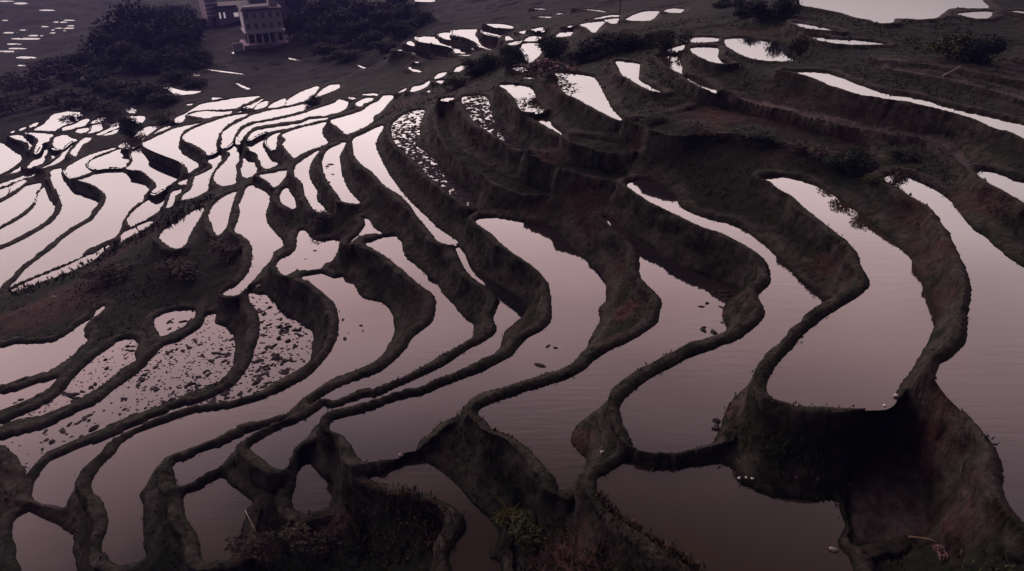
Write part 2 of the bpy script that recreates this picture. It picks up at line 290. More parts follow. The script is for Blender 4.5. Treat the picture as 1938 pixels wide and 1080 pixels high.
PADDIES = """
A0 12.6 1850 330 1865 343 1890 358 1925 378 1970 400 1970 352 1925 340 1890 327 1862 320
A1 13.4 1672 338 1690 352 1722 372 1768 402 1800 450 1820 490 1835 525 1838 560 1830 600 1832 612 1827 645 1805 672 1778 692 1772 712 1795 748 1825 778 1862 818 1888 855 1897 885 1899 925 1912 955 1935 985 1990 1030 2060 1030 2060 560 1960 515 1925 497 1890 470 1868 450 1840 430 1822 408 1808 390 1790 372 1765 355 1740 342 1700 328
A2 14.5 1440 338 1458 346 1477 361 1502 375 1533 402 1565 427 1596 452 1604 457 1623 480 1631 505 1642 523 1646 536 1644 546 1625 561 1604 575 1573 594 1542 615 1519 636 1500 659 1480 681 1465 700 1454 720 1452 738 1463 753 1481 761 1521 769 1610 773 1671 772 1689 762 1695 744 1707 723 1726 698 1748 661 1755 644 1767 621 1773 592 1767 573 1757 555 1748 536 1738 515 1730 498 1719 484 1698 465 1684 452 1671 442 1646 419 1625 402 1600 385 1560 358 1500 336
A3 16.0 1188 352 1225 379 1254 394 1300 417 1333 432 1373 446 1406 463 1433 480 1450 496 1458 513 1459 527 1454 542 1437 555 1434 561 1437 567 1446 582 1447 596 1437 611 1423 625 1400 640 1365 655 1340 665 1302 680 1269 697 1237 713 1212 728 1196 742 1179 757 1173 770 1175 790 1183 813 1194 842 1204 850 1229 855 1275 856 1300 852 1327 845 1350 838 1358 824 1365 801 1375 778 1385 761 1404 736 1419 722 1435 695 1467 665 1485 640 1508 619 1529 602 1546 592 1571 577 1569 570 1552 558 1521 534 1496 509 1475 490 1454 471 1440 458 1421 444 1387 425 1342 413 1312 404 1288 390 1272 365 1240 345 1205 340
A4 17.6 1142 411 1152 425 1171 440 1192 452 1204 467 1210 487 1211 519 1225 540 1242 555 1252 572 1248 592 1244 611 1225 626 1192 647 1160 661 1129 679 1110 696 1092 709 1071 720 1050 725 1025 732 987 743 950 755 921 768 908 776 904 785 921 797 931 812 950 820 975 832 998 849 1021 872 1040 897 1052 920 1056 930 1071 926 1092 909 1098 897 1106 882 1112 872 1098 857 1087 838 1086 822 1092 805 1108 790 1133 772 1154 751 1175 732 1200 715 1217 701 1237 688 1258 680 1287 664 1310 655 1337 640 1362 632 1377 622 1370 611 1366 594 1369 584 1379 569 1396 558 1394 553 1375 540 1344 525 1302 511 1281 500 1250 482 1233 469 1196 444 1171 425 1154 411
A5 19.2 900 420 927 440 946 458 971 479 994 494 1017 511 1031 527 1041 547 1044 576 1045 595 1040 611 1025 626 1000 640 983 657 967 674 946 686 921 699 871 720 835 732 804 745 762 755 721 768 700 776 662 787 629 795 623 803 627 814 650 824 665 841 675 862 683 876 704 874 746 866 754 864 765 857 787 853 794 835 817 820 829 805 846 795 867 785 875 772 887 760 908 747 940 737 971 728 996 720 1040 710 1073 699 1087 682 1108 663 1115 642 1129 622 1135 605 1133 584 1144 570 1149 553 1144 534 1135 517 1119 503 1087 473 1067 454 1054 437 1017 425 973 417 921 410
A6 20.9 862 468 875 499 890 522 921 543 942 561 946 572 940 587 934 603 942 621 937 632 916 647 890 660 859 681 830 698 800 712 770 725 740 738 712 751 694 753 662 762 637 770 623 771 614 768 606 775 580 792 555 803 540 808 510 822 490 835 478 843 475 850 485 860 500 870 515 882 535 888 548 880 550 870 560 850 572 838 585 825 598 805 610 800 615 789 629 782 662 772 700 763 735 752 760 746 800 732 840 716 871 706 900 695 921 684 942 667 948 647 956 626 969 615 981 605 994 599 998 588 990 576 977 563 952 547 921 526 900 513 893 500 880 478 870 468
A7 22.2 692 460 708 455 731 447 750 447 760 460 763 475 770 488 789 504 812 522 830 540 841 559 864 582 875 595 893 608 897 626 893 645 869 660 843 671 828 681 800 697 770 712 740 725 715 740 690 745 660 754 630 762 612 768 600 766 588 767 600 757 631 737 675 720 700 712 725 700 750 680 768 660 781 639 812 616 823 595 825 569 817 553 799 542 781 527 760 509 734 488 708 473
U1 23.8 573 435 581 439 588 449 604 455 630 454 646 457 644 465 635 483 625 496 612 501 605 511 586 512 560 513 547 520 536 521 526 509 523 501 531 491 549 481 560 470 562 452 566 439
A8 23.7 570 526 590 519 604 517 617 520 630 525 656 525 668 535 679 556 692 566 721 572 739 590 746 608 745 629 735 655 725 669 704 686 662 705 621 721 590 742 565 761 556 769 542 782 517 791 475 810 433 820 400 835 350 852 323 862 310 870 300 882 287 901 277 918 262 936 269 955 271 980 273 1017 278 1036 279 1055 250 1065 225 1070 204 1057 192 1042 198 1017 205 992 200 963 192 945 175 930 173 915 183 892 200 872 219 857 229 841 260 820 302 803 333 791 365 782 400 778 423 775 458 766 496 755 527 743 558 727 590 707 610 686 627 663 640 634 641 609 635 577 623 563 605 548 588 535
A9 25.4 475 550 483 557 504 558 512 567 529 580 546 594 558 605 571 613 587 623 593 636 593 657 585 682 571 694 548 709 517 725 496 738 475 750 454 761 423 770 390 772 365 774 344 780 312 793 271 807 250 820 219 839 200 860 181 872 167 895 160 905 142 924 129 945 123 959 104 957 71 951 61 938 65 918 77 893 94 874 117 862 146 849 188 835 229 818 271 799 323 776 360 764 392 755 423 742 444 728 458 711 475 686 483 657 490 640 492 617 490 598 481 582 473 571 471 557
A10 26.6 392 596 406 594 408 602 406 611 419 617 435 623 444 640 446 657 442 673 440 690 429 707 412 723 392 731 360 743 333 757 292 772 250 785 219 799 177 818 142 832 117 845 90 855 73 870 63 887 56 907 51 920 45 916 49 887 39 878 35 866 23 855 8 843 -40 850 -40 840 6 832 37 822 79 812 112 797 146 780 181 764 200 751 219 735 240 720 269 697 292 672 308 656 342 645 354 635 381 618 389 600
A11 27.4 221 647 240 642 254 643 262 652 258 662 254 672 256 683 235 695 212 714 187 733 156 752 125 768 94 779 83 785 42 793 6 807 -40 825 -40 815 8 801 31 789 62 776 94 760 125 735 135 720 150 704 167 689 187 672 208 658
A12 28 108 716 94 733 71 747 42 762 6 775 -40 790 -40 745 6 745 42 735 83 722
A13 28.6 198 579 192 590 167 610 160 618 160 633 165 647 150 658 137 675 117 687 104 697 90 704 52 714 6 729 -40 745 -40 665 6 658 27 651 83 649 117 638 146 618 175 600 183 587
A14 27.5 292 606 296 600 323 589 354 587 369 587 369 597 362 606 352 610 350 617 325 629 306 637 298 627 292 618
C1 25.2 473 351 487 353 508 366 510 382 504 401 503 412 508 424 521 441 535 455 535 466 519 478 515 491 500 505 483 526 467 543 456 555 444 560 421 557 433 546 442 544 458 530 471 512 477 491 477 470 471 455 458 445 444 437 450 418 454 401 452 389 460 372 465 357
C2 26 448 362 444 374 437 397 433 412 429 428 419 441 413 445 406 439 402 426 395 412 396 403 404 389 417 376 435 366
C3 26.7 386 392 377 414 367 430 358 447 350 464 337 471 321 466 304 453 303 443 315 432 342 414 362 401
D1 32.95 16 553 33 542 73 524 125 503 162 485 177 480 196 468 208 464 196 475 181 490 158 502 125 517 90 529 52 544
D1b 32.75 229 458 231 442 256 429 277 419 292 421 279 431 262 440 240 450
D2 32.9 146 340 167 335 187 326 208 322 227 322 233 326 254 335 271 343 281 353 283 360 273 370 271 380 256 389 242 405 233 418 227 437 215 450 200 456 177 467 162 473 154 485 125 498 73 519 35 535 19 544 31 529 48 510 73 490 104 467 119 452 146 433 173 417 187 400 197 387 201 372 196 364 179 351 158 343
D3 33.9 96 324 115 318 117 330 125 345 137 357 167 370 187 378 190 386 183 399 167 414 142 426 125 439 112 448 100 462 73 483 46 502 27 525 6 542 -40 560 -40 485 6 470 42 454 79 433 100 419 112 404 116 395 117 387 112 368 102 353 98 341
D4 34.5 85 355 92 376 104 391 102 401 92 416 73 428 42 444 6 463 -40 485 -40 462 6 431 31 418 58 399 67 387 71 370 79 357
D5 35.0 79 348 67 374 62 391 42 405 6 428 -40 450 -40 400 6 380 31 366 48 352 62 349
D6 35.3 23 350 48 339 50 343 35 355 23 364 19 362
D7 35.6 6 356 17 353 15 368 6 374 -40 388 -40 370
D8 35.5 8 345 31 337 62 326 69 330 52 337 19 348 6 352 -40 365 -40 358
E1 36.5 7 272 15 278 42 295 40 303 31 312 17 322 6 327 -40 340 -40 262
E2 35.4 19 257 33 255 42 257 52 266 62 270 60 285 55 282 54 272 42 266 27 262
E3 34.6 50 251 71 251 100 255 98 262 92 268 79 272 77 278 71 289 65 290 67 278 73 266 69 260 60 255
E4 34 104 260 125 255 133 260 146 264 133 270 123 278 117 282 102 282 100 274
E5 35 79 282 90 280 90 289 83 297 85 303 79 310 52 318 56 310 65 303 73 291
E6 34.6 100 286 117 286 112 293 104 301 96 305 98 297 97 290
E7 33.5 150 268 162 260 173 261 167 268 156 274 148 287 144 295 133 291 135 285 144 276
E8 34.2 129 274 148 269 140 280 133 285 125 297 117 303 102 312 79 318 96 310 112 297 123 283
E9 36 20 327 46 311 62 302 58 308 48 318 44 322 12 331
F1 35 65 246 82 235 105 214 150 212 155 222 140 235 117 240 110 247
F2 34.6 119 241 140 235 160 225 170 226 165 235 147 242 120 247
F3 34.2 172 232 185 224 200 222 195 230 180 234
F4 34.1 175 237 192 234 194 245 180 250 162 254 172 247
F5 34.3 145 245 165 241 170 246 160 252 145 250
F6 34 202 232 222 229 226 240 210 247 192 255 182 254 197 247 210 240
F7 34 217 246 225 245 222 250 209 256 195 256 207 251
F8 36 35 245 50 239 54 241 40 247
F9 35.7 54 240 65 232 80 231 75 237 57 242
F10 36.3 20 249 32 246 25 251
F11 35.6 86 225 94 221 90 227
G1 31.8 227 276 246 266 267 245 281 239 312 238 298 245 275 260 267 270 250 280 235 279
G2 31.4 279 262 300 247 317 238 344 236 325 241 302 253 277 266
G3 30.6 273 270 292 260 329 243 354 237 396 230 375 241 354 247 344 257 340 266 339 278 346 291 362 301 377 310 375 316 365 322 358 328 355 324 354 318 342 305 312 293 292 285 275 276
G4 32.0 250 285 265 278 267 287 277 293 312 312 342 326 344 332 333 341 319 351 306 360 292 368 287 364 296 353 294 345 283 335 269 324 250 320 242 318 246 312 251 303 249 293
G5 32.6 244 285 242 297 245 307 237 316 198 318 183 320 171 316 167 310 177 301 208 289 227 282
G6 32.8 133 312 156 299 187 287 217 279 221 282 187 293 167 305 161 312 165 318 177 322 162 330 137 337 129 332 123 322
G7 29.7 346 261 348 255 369 242 415 225 446 217 471 215 467 219 450 230 425 242 417 257 410 267 409 286 392 293 390 288 371 275 352 267
G8 29 429 244 446 234 467 223 479 217 508 209 560 200 587 192 598 194 602 200 571 211 508 225 477 232 456 242 446 252 442 263 437 273 425 280 421 277 420 265 421 252
G9 28.2 450 259 458 246 481 234 519 227 571 215 608 202 633 194 642 188 662 194 658 202 650 211 621 217 612 221 587 221 567 227 519 234 483 240 471 248 460 263 454 271 449 272 449 265
G10 27.6 471 259 481 248 508 242 571 232 587 225 621 223 612 230 540 244 498 252 479 261 473 265 468 264
G11 29.2 427 284 433 277 460 273 463 277 458 292 452 305 446 313 448 327 446 340 446 349 421 352 408 344 405 334 410 323 425 307 435 294 435 288
G12 30 394 300 408 292 421 290 419 300 423 307 406 325 398 340 394 352 393 361 383 366 362 376 346 378 342 380 348 368 362 357 367 339 369 334 390 325 402 317 402 313 394 305
G12b 30.8 340 346 362 338 362 346 352 349
G12c 30.6 372 327 383 321 387 321 383 326 369 331
G13 32.6 244 424 241 414 258 395 275 382 304 368 317 370 310 385 300 399 277 414 258 422 248 428
G14 32.0 325 364 344 357 354 353 342 370 335 387 327 391 315 393 319 380
G15 29.5 462 202 479 196 494 188 500 186 483 200 477 205
G16 29.4 481 207 490 196 504 190 508 192 504 202
G17 29.3 508 205 515 196 540 186 537 200
G18 29.2 542 200 546 188 567 175 598 163 604 165 592 182 585 190 565 194
G19 29 594 186 608 171 623 161 642 159 644 165 623 175 598 184
G20 31 331 227 333 222 350 215 362 207 383 196 417 190 454 184 492 181 487 186 467 196 446 205 435 207 400 208 360 212 350 219 350 223 344 231 333 230
G21 30.8 356 217 383 210 415 211 446 208 450 209 433 216 404 221 390 224 371 220
G22 30 450 211 475 207 470 211 450 215
G23 28 469 275 473 269 487 259 512 254 500 265 498 275 506 290 521 305 531 313 508 319 498 317 492 305 485 290 473 284
G24 28.6 460 300 473 300 481 307 487 321 483 330 471 337 458 332 456 321 460 311
G25 27.3 504 265 515 255 531 250 525 259 524 273 521 282 515 284 506 273
G26 26.5 535 255 560 244 592 236 619 230 612 240 610 252 615 261 623 269 621 273 602 280 571 290 558 299 550 292 535 273 541 265
G27 25.2 625 227 654 219 685 209 700 198 717 190 727 180 746 182 735 195 720 212 707 220 706 230 692 240 660 255 652 252 640 240 627 232
G28 26 672 197 692 185 707 186 697 197 687 202
G29 26.5 685 177 717 177 710 184 695 182
G30 27 662 184 674 185 667 189
H1 24 754 174 772 165 770 170 755 176
H2 23 777 172 782 164 800 160 815 151 816 156 805 166 782 174
H3 22 822 147 830 139 846 136 840 144 825 150
H4 21 859 136 865 127 885 122 870 135
H5 17 835 189 842 185 859 184 855 191
H6 21.5 825 154 840 151 837 158
H7 22 807 172 815 171 814 175
J1 20.8 669 262 690 252 725 236 723 246 715 260 712 277 721 300 735 327 754 354 777 381 798 402 807 410 828 431 856 449 867 459 859 464 835 460 822 449 802 423 787 406 773 385 754 367 729 352 704 325 683 310 671 294 668 277
J2 22.2 655 269 644 294 645 317 650 337 662 362 681 384 662 385 648 381 637 365 621 344 611 319 610 304 619 285 637 275
J3 23.3 558 317 567 307 604 284 592 302 585 321 587 338 600 361 600 378 612 391 626 405 600 404 590 391 577 368 571 345 558 332
J4 24.2 543 354 533 362 530 378 540 389 556 396 560 391 558 376 550 364
J5 24.7 491 332 519 326 545 322 537 339 523 353 517 354 510 345
J6 22.3 687 412 698 416 708 431 724 442 698 444 679 449 661 464 666 456 682 439 691 426 691 418
K1 19.5 742 237 756 223 779 210 803 208 800 221 795 237 794 254 790 267 800 283 829 308 850 331 869 348 892 365 902 383 892 392 860 373 829 350 804 325 777 296 754 277 742 258
K2 17.1 875 184 890 181 917 182 930 205 932 220 947 232 954 240 962 254 975 267 996 283 998 287 979 281 954 267 923 248 900 231 883 212 877 200
K3 15.3 945 160 975 160 1005 166 1015 185 1029 210 992 212 972 185 960 172
K4 15.6 1012 225 1035 222 1047 240 1065 252 1080 260 1065 257 1035 240
K5 14.5 1050 137 1072 137 1120 144 1132 155 1145 180 1160 207 1180 229 1167 227 1135 212 1100 192 1070 177 1056 160 1056 147
K6 13.7 1165 115 1210 120 1210 135 1210 150 1230 162 1255 177 1230 172 1200 155 1177 142 1170 127
K7 16.6 969 129 990 127 1002 140 985 136
K8 16.6 985 147 1016 146 1015 151
K9 17.6 977 87 992 82 1020 82 1024 100 1004 120 997 115 987 97
K10 17.8 992 77 1010 65 1032 62 1015 80
K11 17.3 1052 67 1065 59 1084 56 1080 67 1055 71
K12 16.8 1097 46 1145 39 1135 52 1124 62 1110 52
K13 16.6 1147 37 1170 34 1167 44 1157 45
K14 16.7 1117 37 1160 27 1175 29 1167 32
K15 16 1185 37 1215 22 1247 21 1230 39
K16 15.6 1257 22 1267 16 1294 16 1287 25
K17 18 1089 15 1135 19 1157 24 1135 22
K18 17.5 1005 56 1027 51 1027 60
K19 17.5 960 67 972 75 960 78 955 72
K20 17.3 962 82 985 76 982 81 967 86
K21 17 1072 50 1087 47 1085 51
K22 20 1015 31 1044 31 1042 34
K23 20 1051 25 1070 25 1060 28
K24 21 1010 15 1035 17 1025 19
L1 23 787 70 822 69 832 77 865 87 890 92 892 101 862 100 860 92 842 86 812 81 792 77
L2 22.6 830 64 850 61 860 70 880 77 842 74
L3 22 857 57 902 55 900 67 917 77 945 80 942 95 912 90 900 80 880 71 855 65
L4 21 912 54 942 60 962 66 955 82 951 72 925 66 912 60
L5 20.5 920 45 942 44 970 49 970 54 940 52
L6 24 770 80 777 77 790 87 772 85
L7 24.5 747 94 770 94 812 102 825 114 800 110 780 100
L8 24 816 95 830 97 852 102 857 110 822 106
L9 25 772 126 785 130 802 137 782 135
L10 22.5 895 92 902 90 907 97
L11 20 945 100 952 94 960 94 952 101
L12 23 865 104 892 102 892 106
L13 24.6 784 116 794 117 788 119
L14 30.5 672 120 690 127 710 130 705 132 685 128
L15 28 786 -2 822 -2 822 3 787 2
L16 20 982 60 997 57 992 64
L17 28 735 106 752 107 750 110
M1 11.0 1510 0 1517 10 1552 17 1590 25 1625 35 1650 39 1657 44 1680 44 1690 42 1692 36 1735 37 1770 35 1785 25 1797 17 1840 16 1872 15 1860 0 1850 -30 1490 -30
M2 11.0 1812 26 1840 22 1877 21 1870 35 1840 35
M3 10.9 1900 19 1930 20 1960 22 1960 28 1930 25
M4 11.3 1500 42 1522 45 1560 52 1590 60 1545 57 1517 52
M5 11.5 1520 65 1552 67 1590 74 1640 76 1680 84 1640 86 1580 84 1550 77 1535 71
M6 12.5 1372 74 1410 71 1440 76 1487 83 1500 96 1507 106 1505 112 1500 117 1455 117 1440 115 1417 110 1395 100 1375 87
M7 12.4 1305 72 1335 69 1362 72 1355 80 1305 81
M8 12.4 1307 90 1357 89 1360 110 1370 117 1382 122 1350 120 1330 112 1310 100
M9 13 1260 95 1297 84 1287 97
M10 13.2 1245 107 1287 105 1290 135 1292 142 1270 130 1250 115
M11 13.2 1297 147 1320 150 1345 160 1357 175 1340 172 1315 160
M12 12.0 1477 134 1512 135 1560 136 1590 145 1630 160 1665 172 1740 185 1790 200 1865 217 1920 230 1990 250 1990 285 1915 255 1885 247 1840 227 1790 212 1740 200 1690 192 1627 182 1590 170 1545 152 1505 140
B1 16.3 1129 905 1146 897 1167 884 1185 875 1200 878 1233 889 1258 885 1279 887 1308 881 1337 881 1358 876 1383 882 1394 895 1396 911 1417 922 1442 936 1477 943 1530 947 1586 947 1590 967 1598 991 1588 1016 1586 1035 1604 1053 1613 1080 1620 1150 1420 1150 1317 1076 1279 1055 1267 1040 1242 1026 1217 1009 1183 988 1158 970 1140 949 1131 932 1129 915
B2 21.3 581 873 592 882 610 901 629 911 635 920 631 938 623 957 606 967 583 975 562 968 554 955 554 934 560 917 560 901 571 882
B3 21.8 350 936 377 924 398 911 423 905 433 915 454 932 475 947 479 955 467 963 465 980 458 997 456 1022 460 1042 454 1057 412 1061 387 1063 379 1042 377 1022 367 1001 354 980 350 963 347 945
B4 21.7 350 870 392 853 423 843 442 832 458 824 483 816 533 799 542 803 531 816 496 826 475 835 460 843 448 853 433 866 412 885 387 897 367 910 350 918 337 920 333 912 331 897 327 885 332 876
B5 19.5 700 899 727 895 756 878 783 876 804 876 825 886 846 901 871 924 894 953 917 972 931 988 942 1005 940 1028 927 1038 927 1055 946 1063 948 1080 950 1150 860 1150 854 1080 850 1055 862 1030 881 1005 883 992 873 972 846 951 804 934 762 922 721 913 700 905
B6 25.5 23 1001 29 984 48 970 58 970 83 980 115 997 133 1009 142 1013 142 1053 144 1080 144 1150 40 1150 42 1080 31 1055 31 1034 23 1013
N1 33 307 165 325 166 345 171 380 172 370 177 332 181 327 175 315 171
N2 35 355 140 362 136 380 137 375 144
N3 32 400 185 412 184 425 186 405 191
N4 32.2 352 196 380 196 360 200
N5 33.5 445 156 475 168 474 171 458 165
N6 34.5 390 131 425 134 467 141 425 137
N7 37.5 151 151 172 137 174 139 154 153
N8 33.6 240 205 255 205 256 214 242 212
N9 33.2 239 220 275 220 270 232 256 234 246 226
N10 37 468 91 485 91 482 93 466 93
N11 36.5 530 107 552 110 574 115 552 113
N12 36 508 119 520 120 534 125 515 123
N13 35.7 478 128 490 129 491 134 480 132
N14 37 440 99 460 97 458 102 448 102
Q0 45 -6 2.025 2.5 0.975 11 0.9 19.5 1.275 28 2.475 19.5 3.075 11 3.15 2.5 2.925
Q1 45 26 6.025 32.5 4.375 39 4.15 45.5 4.675 52 6.475 45.5 7.675 39 7.9 32.5 7.525
Q2 45 74 19.0219 81.5 17.9719 89 17.8969 96.5 18.1969 104 19.4719 96.5 20.0719 89 20.1469 81.5 19.9219
Q3 45 -6 38.025 -0.5 37.2 5 37.125 10.5 37.425 16 38.475 10.5 38.85 5 38.925 -0.5 38.775
Q4 45 -6 61.525 3.75 60.475 13.5 60.4 23.25 60.775 33 61.975 23.25 62.575 13.5 62.65 3.75 62.425
Q5 45 20 73.025 36 71.675 52 71.525 68 71.975 84 73.475 68 74.375 52 74.525 36 74.225
Q6 45 50 67.025 58 66.05 66 65.9 74 66.275 82 67.475 74 68 66 68.15 58 67.925
Q7 45 37 56.5219 40.75 55.7719 44.5 55.6969 48.25 55.9219 52 56.9719 48.25 57.2719 44.5 57.3469 40.75 57.1969
Q8 45 75 50.0219 79.25 49.2719 83.5 49.1969 87.75 49.4219 92 50.4719 87.75 50.7719 83.5 50.8469 79.25 50.6969
Q9 45 100 41.525 106.75 40.475 113.5 40.4 120.25 40.775 127 41.975 120.25 42.575 113.5 42.65 106.75 42.425
Q10 45 116 38.0219 122.5 37.2719 129 37.1969 135.5 37.4219 142 38.4719 135.5 38.7719 129 38.8469 122.5 38.6969
Q11 45 127 48.5219 131.5 47.7719 136 47.6969 140.5 47.9219 145 48.9719 140.5 49.2719 136 49.3469 131.5 49.1969
Q12 45 104 53.0219 115.5 52.1219 127 52.0469 138.5 52.3469 150 53.4719 138.5 53.9219 127 53.9969 115.5 53.7719
Q13 45 96 56.5219 99.5 55.8469 103 55.7719 106.5 55.9969 110 56.9719 106.5 57.1969 103 57.2719 99.5 57.1219
Q14 45 117 57.5219 120.75 56.8469 124.5 56.7719 128.25 56.9969 132 57.9719 128.25 58.1969 124.5 58.2719 120.75 58.1219
Q15 45 10 83.025 17.5 82.05 25 81.9 32.5 82.275 40 83.475 32.5 84 25 84.15 17.5 83.925
Q16 45 12 91.525 21.5 90.55 31 90.4 40.5 90.775 50 91.975 40.5 92.5 31 92.65 21.5 92.425
Q17 45 -6 97.025 3.75 95.9 13.5 95.75 23.25 96.125 33 97.475 23.25 98.15 13.5 98.3 3.75 98.075
Q18 45 26 108.528 37 106.803 48 106.653 59 107.253 70 108.978 59 110.253 48 110.403 37 110.028
Q19 45 32 124.025 36.5 122.675 41 122.525 45.5 122.975 50 124.475 45.5 125.375 41 125.525 36.5 125.225
Q20 45 94 62.0219 97.5 61.3469 101 61.2719 104.5 61.4969 108 62.4719 104.5 62.6969 101 62.7719 97.5 62.6219
"""
DRY = """
Tk 18.3 840 215 850 245 868 280 900 305 940 325 990 345 1050 358 1050 368 990 366 940 348 895 325 862 300 842 265 832 230
Kd4 15.3 1085 258 1130 262 1170 268 1200 275 1210 285 1150 288 1110 280 1080 266
Kd5 14.0 1195 228 1230 225 1280 215 1330 200 1400 205 1470 225 1560 255 1640 275 1640 300 1560 285 1450 265 1380 252 1330 252 1285 258 1245 250 1205 238
Kd2 16.4 1000 287 1040 300 1080 310 1130 320 1180 328 1185 338 1160 342 1110 331 1070 322 1035 310 1005 297
Ta 13.3 1380 180 1440 192 1500 204 1600 228 1700 250 1790 265 1820 290 1850 328 1838 332 1800 294 1770 272 1700 259 1600 238 1500 213 1440 200
B7 16.4 1626 862 1638 854 1672 848 1696 852 1714 868 1730 890 1743 923 1750 967 1750 1007 1694 1016 1648 1025 1616 1030 1610 991 1606 948 1609 905 1614 874
Le1 11.55 1660 108 1730 116 1800 124 1925 147 1990 160 1990 166 1925 153 1800 130 1730 121 1660 112
Le2 11.75 1690 128 1750 138 1850 160 1925 180 1990 200 1990 207 1925 187 1850 166 1750 144 1690 133
"""
# ------------------------------------------------------------------ the terraces: outlines read as photograph pixels with the plot's depth below the camera
CONTROL = """60 60 45.1 30 110 44.9 120 50 45.1 200 30 47 20 150 42 100 190 38.5 200 180 37 300 150 36 300 90 40 420 110 37.6 520 104 37 620 120 32.5 700 110 29.5
650 60 34 560 30 40 400 30 42 700 20 34 780 30 31 1000 5 22.5 1120 8 19.5 1290 5 16.5 1400 30 13.4 1450 60 12.8 1230 70 14.8 1350 45 13.4
1120 90 15.8 1090 115 15.4 760 230 21 820 195 18.6 150 540 29.2 250 500 28 380 500 26.7 60 590 29.4 300 560 28 430 560 26.2
230 600 28.4 15 960 26 320 1050 22.6 560 1040 22.4 700 1000 21.2 830 1010 20.6 760 960 20.7 700 1060 21.7 480 1075 22.4 1000 1000 19.6
1100 1000 18.3 1150 1060 18 980 1070 19.8 1800 1070 15.6 1700 1060 16.8 1850 950 13.8 900 150 19.8 590 185 28.2 40 15 45.2 100 100 45
600 150 30.6 30 -60 48 500 -60 42 900 -60 28 1300 -60 18 1700 -70 10.4 1900 60 11.4 1750 95 11.6 
720 150 28 640 180 27.6 480 140 33 120 230 36 270 215 33 1440 20 12.6 1400 150 12.8 1450 165 12.4"""
SOIL = """1180 590 36 .9 1160 640 30 .8 1590 545 38 1 1575 500 36 .8 1780 480 55 .95 1795 560 40 .8 1740 400 50 .7 1765 440 50 .8 1780 850 70 .8 1820 950 80 .9 1730 780 50 .6 1700 980 60 .8 1660 940 50 .5
1120 420 60 .6 1100 380 60 .5 1150 520 40 .6 260 440 45 .9 230 470 60 .6 100 570 90 .8 60 600 60 .7 760 200 45 .6 860 170 60 .4 1040 180 50 .7 1150 160 45 .5
930 250 60 .5 1880 370 60 .8 1830 370 30 .7 1105 830 30 .8 1400 770 35 .9 1420 700 30 .4 1650 195 100 .4 1100 1040 80 .9 1030 1050 50 .7 640 990 40 .8 480 1030 40 .7 975 620 18 .6 960 650 20 .8
1230 560 20 .4 1370 590 14 .8 1420 560 30 .5 720 330 40 .3 1050 290 40 .7 1210 275 30 .7 1350 225 60 .6 1480 220 60 .5 1880 650 60 .4 20 890 40 .5"""

def parse(txt):
    res = []
    for line in txt.strip().splitlines():
        w = line.split()
        a = np.array([float(q) for q in w[2:]]).reshape(-1, 2)
        res.append((w[0], float(w[1]), a))
    return res

def smooth_closed(P, step=3.0):
    n = len(P); outp = []
    for i in range(n):
        p0, p1, p2, p3 = P[i - 1], P[i], P[(i + 1) % n], P[(i + 2) % n]
        L = np.linalg.norm(p2 - p1)
        k = int(min(10, max(1, round(L / step))))
        # softened tangents keep sharp corners from overshooting
        m1 = (p2 - p0) * 0.5; m2 = (p3 - p1) * 0.5
        l1 = np.linalg.norm(m1); l2 = np.linalg.norm(m2)
        if l1 > 1e-6: m1 = m1 * min(1.0, 0.9 * L / l1)
        if l2 > 1e-6: m2 = m2 * min(1.0, 0.9 * L / l2)
        for q in range(k):
            t = q / k
            outp.append((2*t**3 - 3*t**2 + 1) * p1 + (t**3 - 2*t**2 + t) * m1 + (-2*t**3 + 3*t**2) * p2 + (t**3 - t**2) * m2)
    return np.array(outp)

PADS = []
for name, D, P in parse(PADDIES):
    S = smooth_closed(P)
    x, y = at_np(S[:, 0], S[:, 1], D)
    PADS.append(dict(name=name, D=D, z=CAM_Z - D, px=S, xy=np.stack([x, y], 1), water=True))
for name, D, P in parse(DRY):
    S = smooth_closed(P)
    x, y = at_np(S[:, 0], S[:, 1], D)
    PADS.append(dict(name=name, D=D, z=CAM_Z - D, px=S, xy=np.stack([x, y], 1), water=False))

# terrain grid: rings round the hillside viewpoint, finer where the ground is near
TH0, TH1, NC = math.radians(-54), math.radians(54), 1000
LR0, LR1 = math.log(7.5), math.log(900.0)
_l, lr = LR0, []
while _l < LR1:
    lr.append(_l)
    _l += float(np.interp(math.exp(_l), (7.5, 20, 45, 80, 150, 240, 500, 900), (.0075, .0052, .0042, .0034, .0034, .0065, .02, .05)))
lr = np.array(lr); NR = len(lr)
def row_of(r):
    return np.interp(np.log(r), lr, np.arange(NR))
th = np.linspace(TH0, TH1, NC)
TH, LR = np.meshgrid(th, lr)
GX = np.exp(LR) * np.sin(TH); GY = np.exp(LR) * np.cos(TH); GR = np.exp(LR)

label = np.full((NR, NC), -1, np.int32)
order = sorted(range(len(PADS)), key=lambda i: PADS[i]['z'])
OVER = {}
for i in order:
    xy = PADS[i]['xy']
    r = np.hypot(xy[:, 0], xy[:, 1])
    c = (np.arctan2(xy[:, 0], xy[:, 1]) - TH0) / (TH1 - TH0) * (NC - 1)
    g = row_of(r)
    c2, g2 = np.roll(c, -1), np.roll(g, -1)
    for row in range(max(0, int(math.ceil(g.min()))), min(NR - 1, int(g.max())) + 1):
        hit = (g <= row) != (g2 <= row)
        if not hit.any(): continue
        xs = np.sort(c[hit] + (row - g[hit]) / (g2[hit] - g[hit]) * (c2[hit] - c[hit]))
        for a, b in zip(xs[::2], xs[1::2]):
            a, b = max(0, int(math.ceil(a))), min(NC - 1, int(math.floor(b)))
            if b >= a:
                old = label[row, a:b + 1]
                for q in old[old >= 0]:
                    OVER[(q, i)] = OVER.get((q, i), 0) + 1
                label[row, a:b + 1] = i
zpad = np.array([p['z'] for p in PADS])
is_water = np.array([p['water'] for p in PADS])

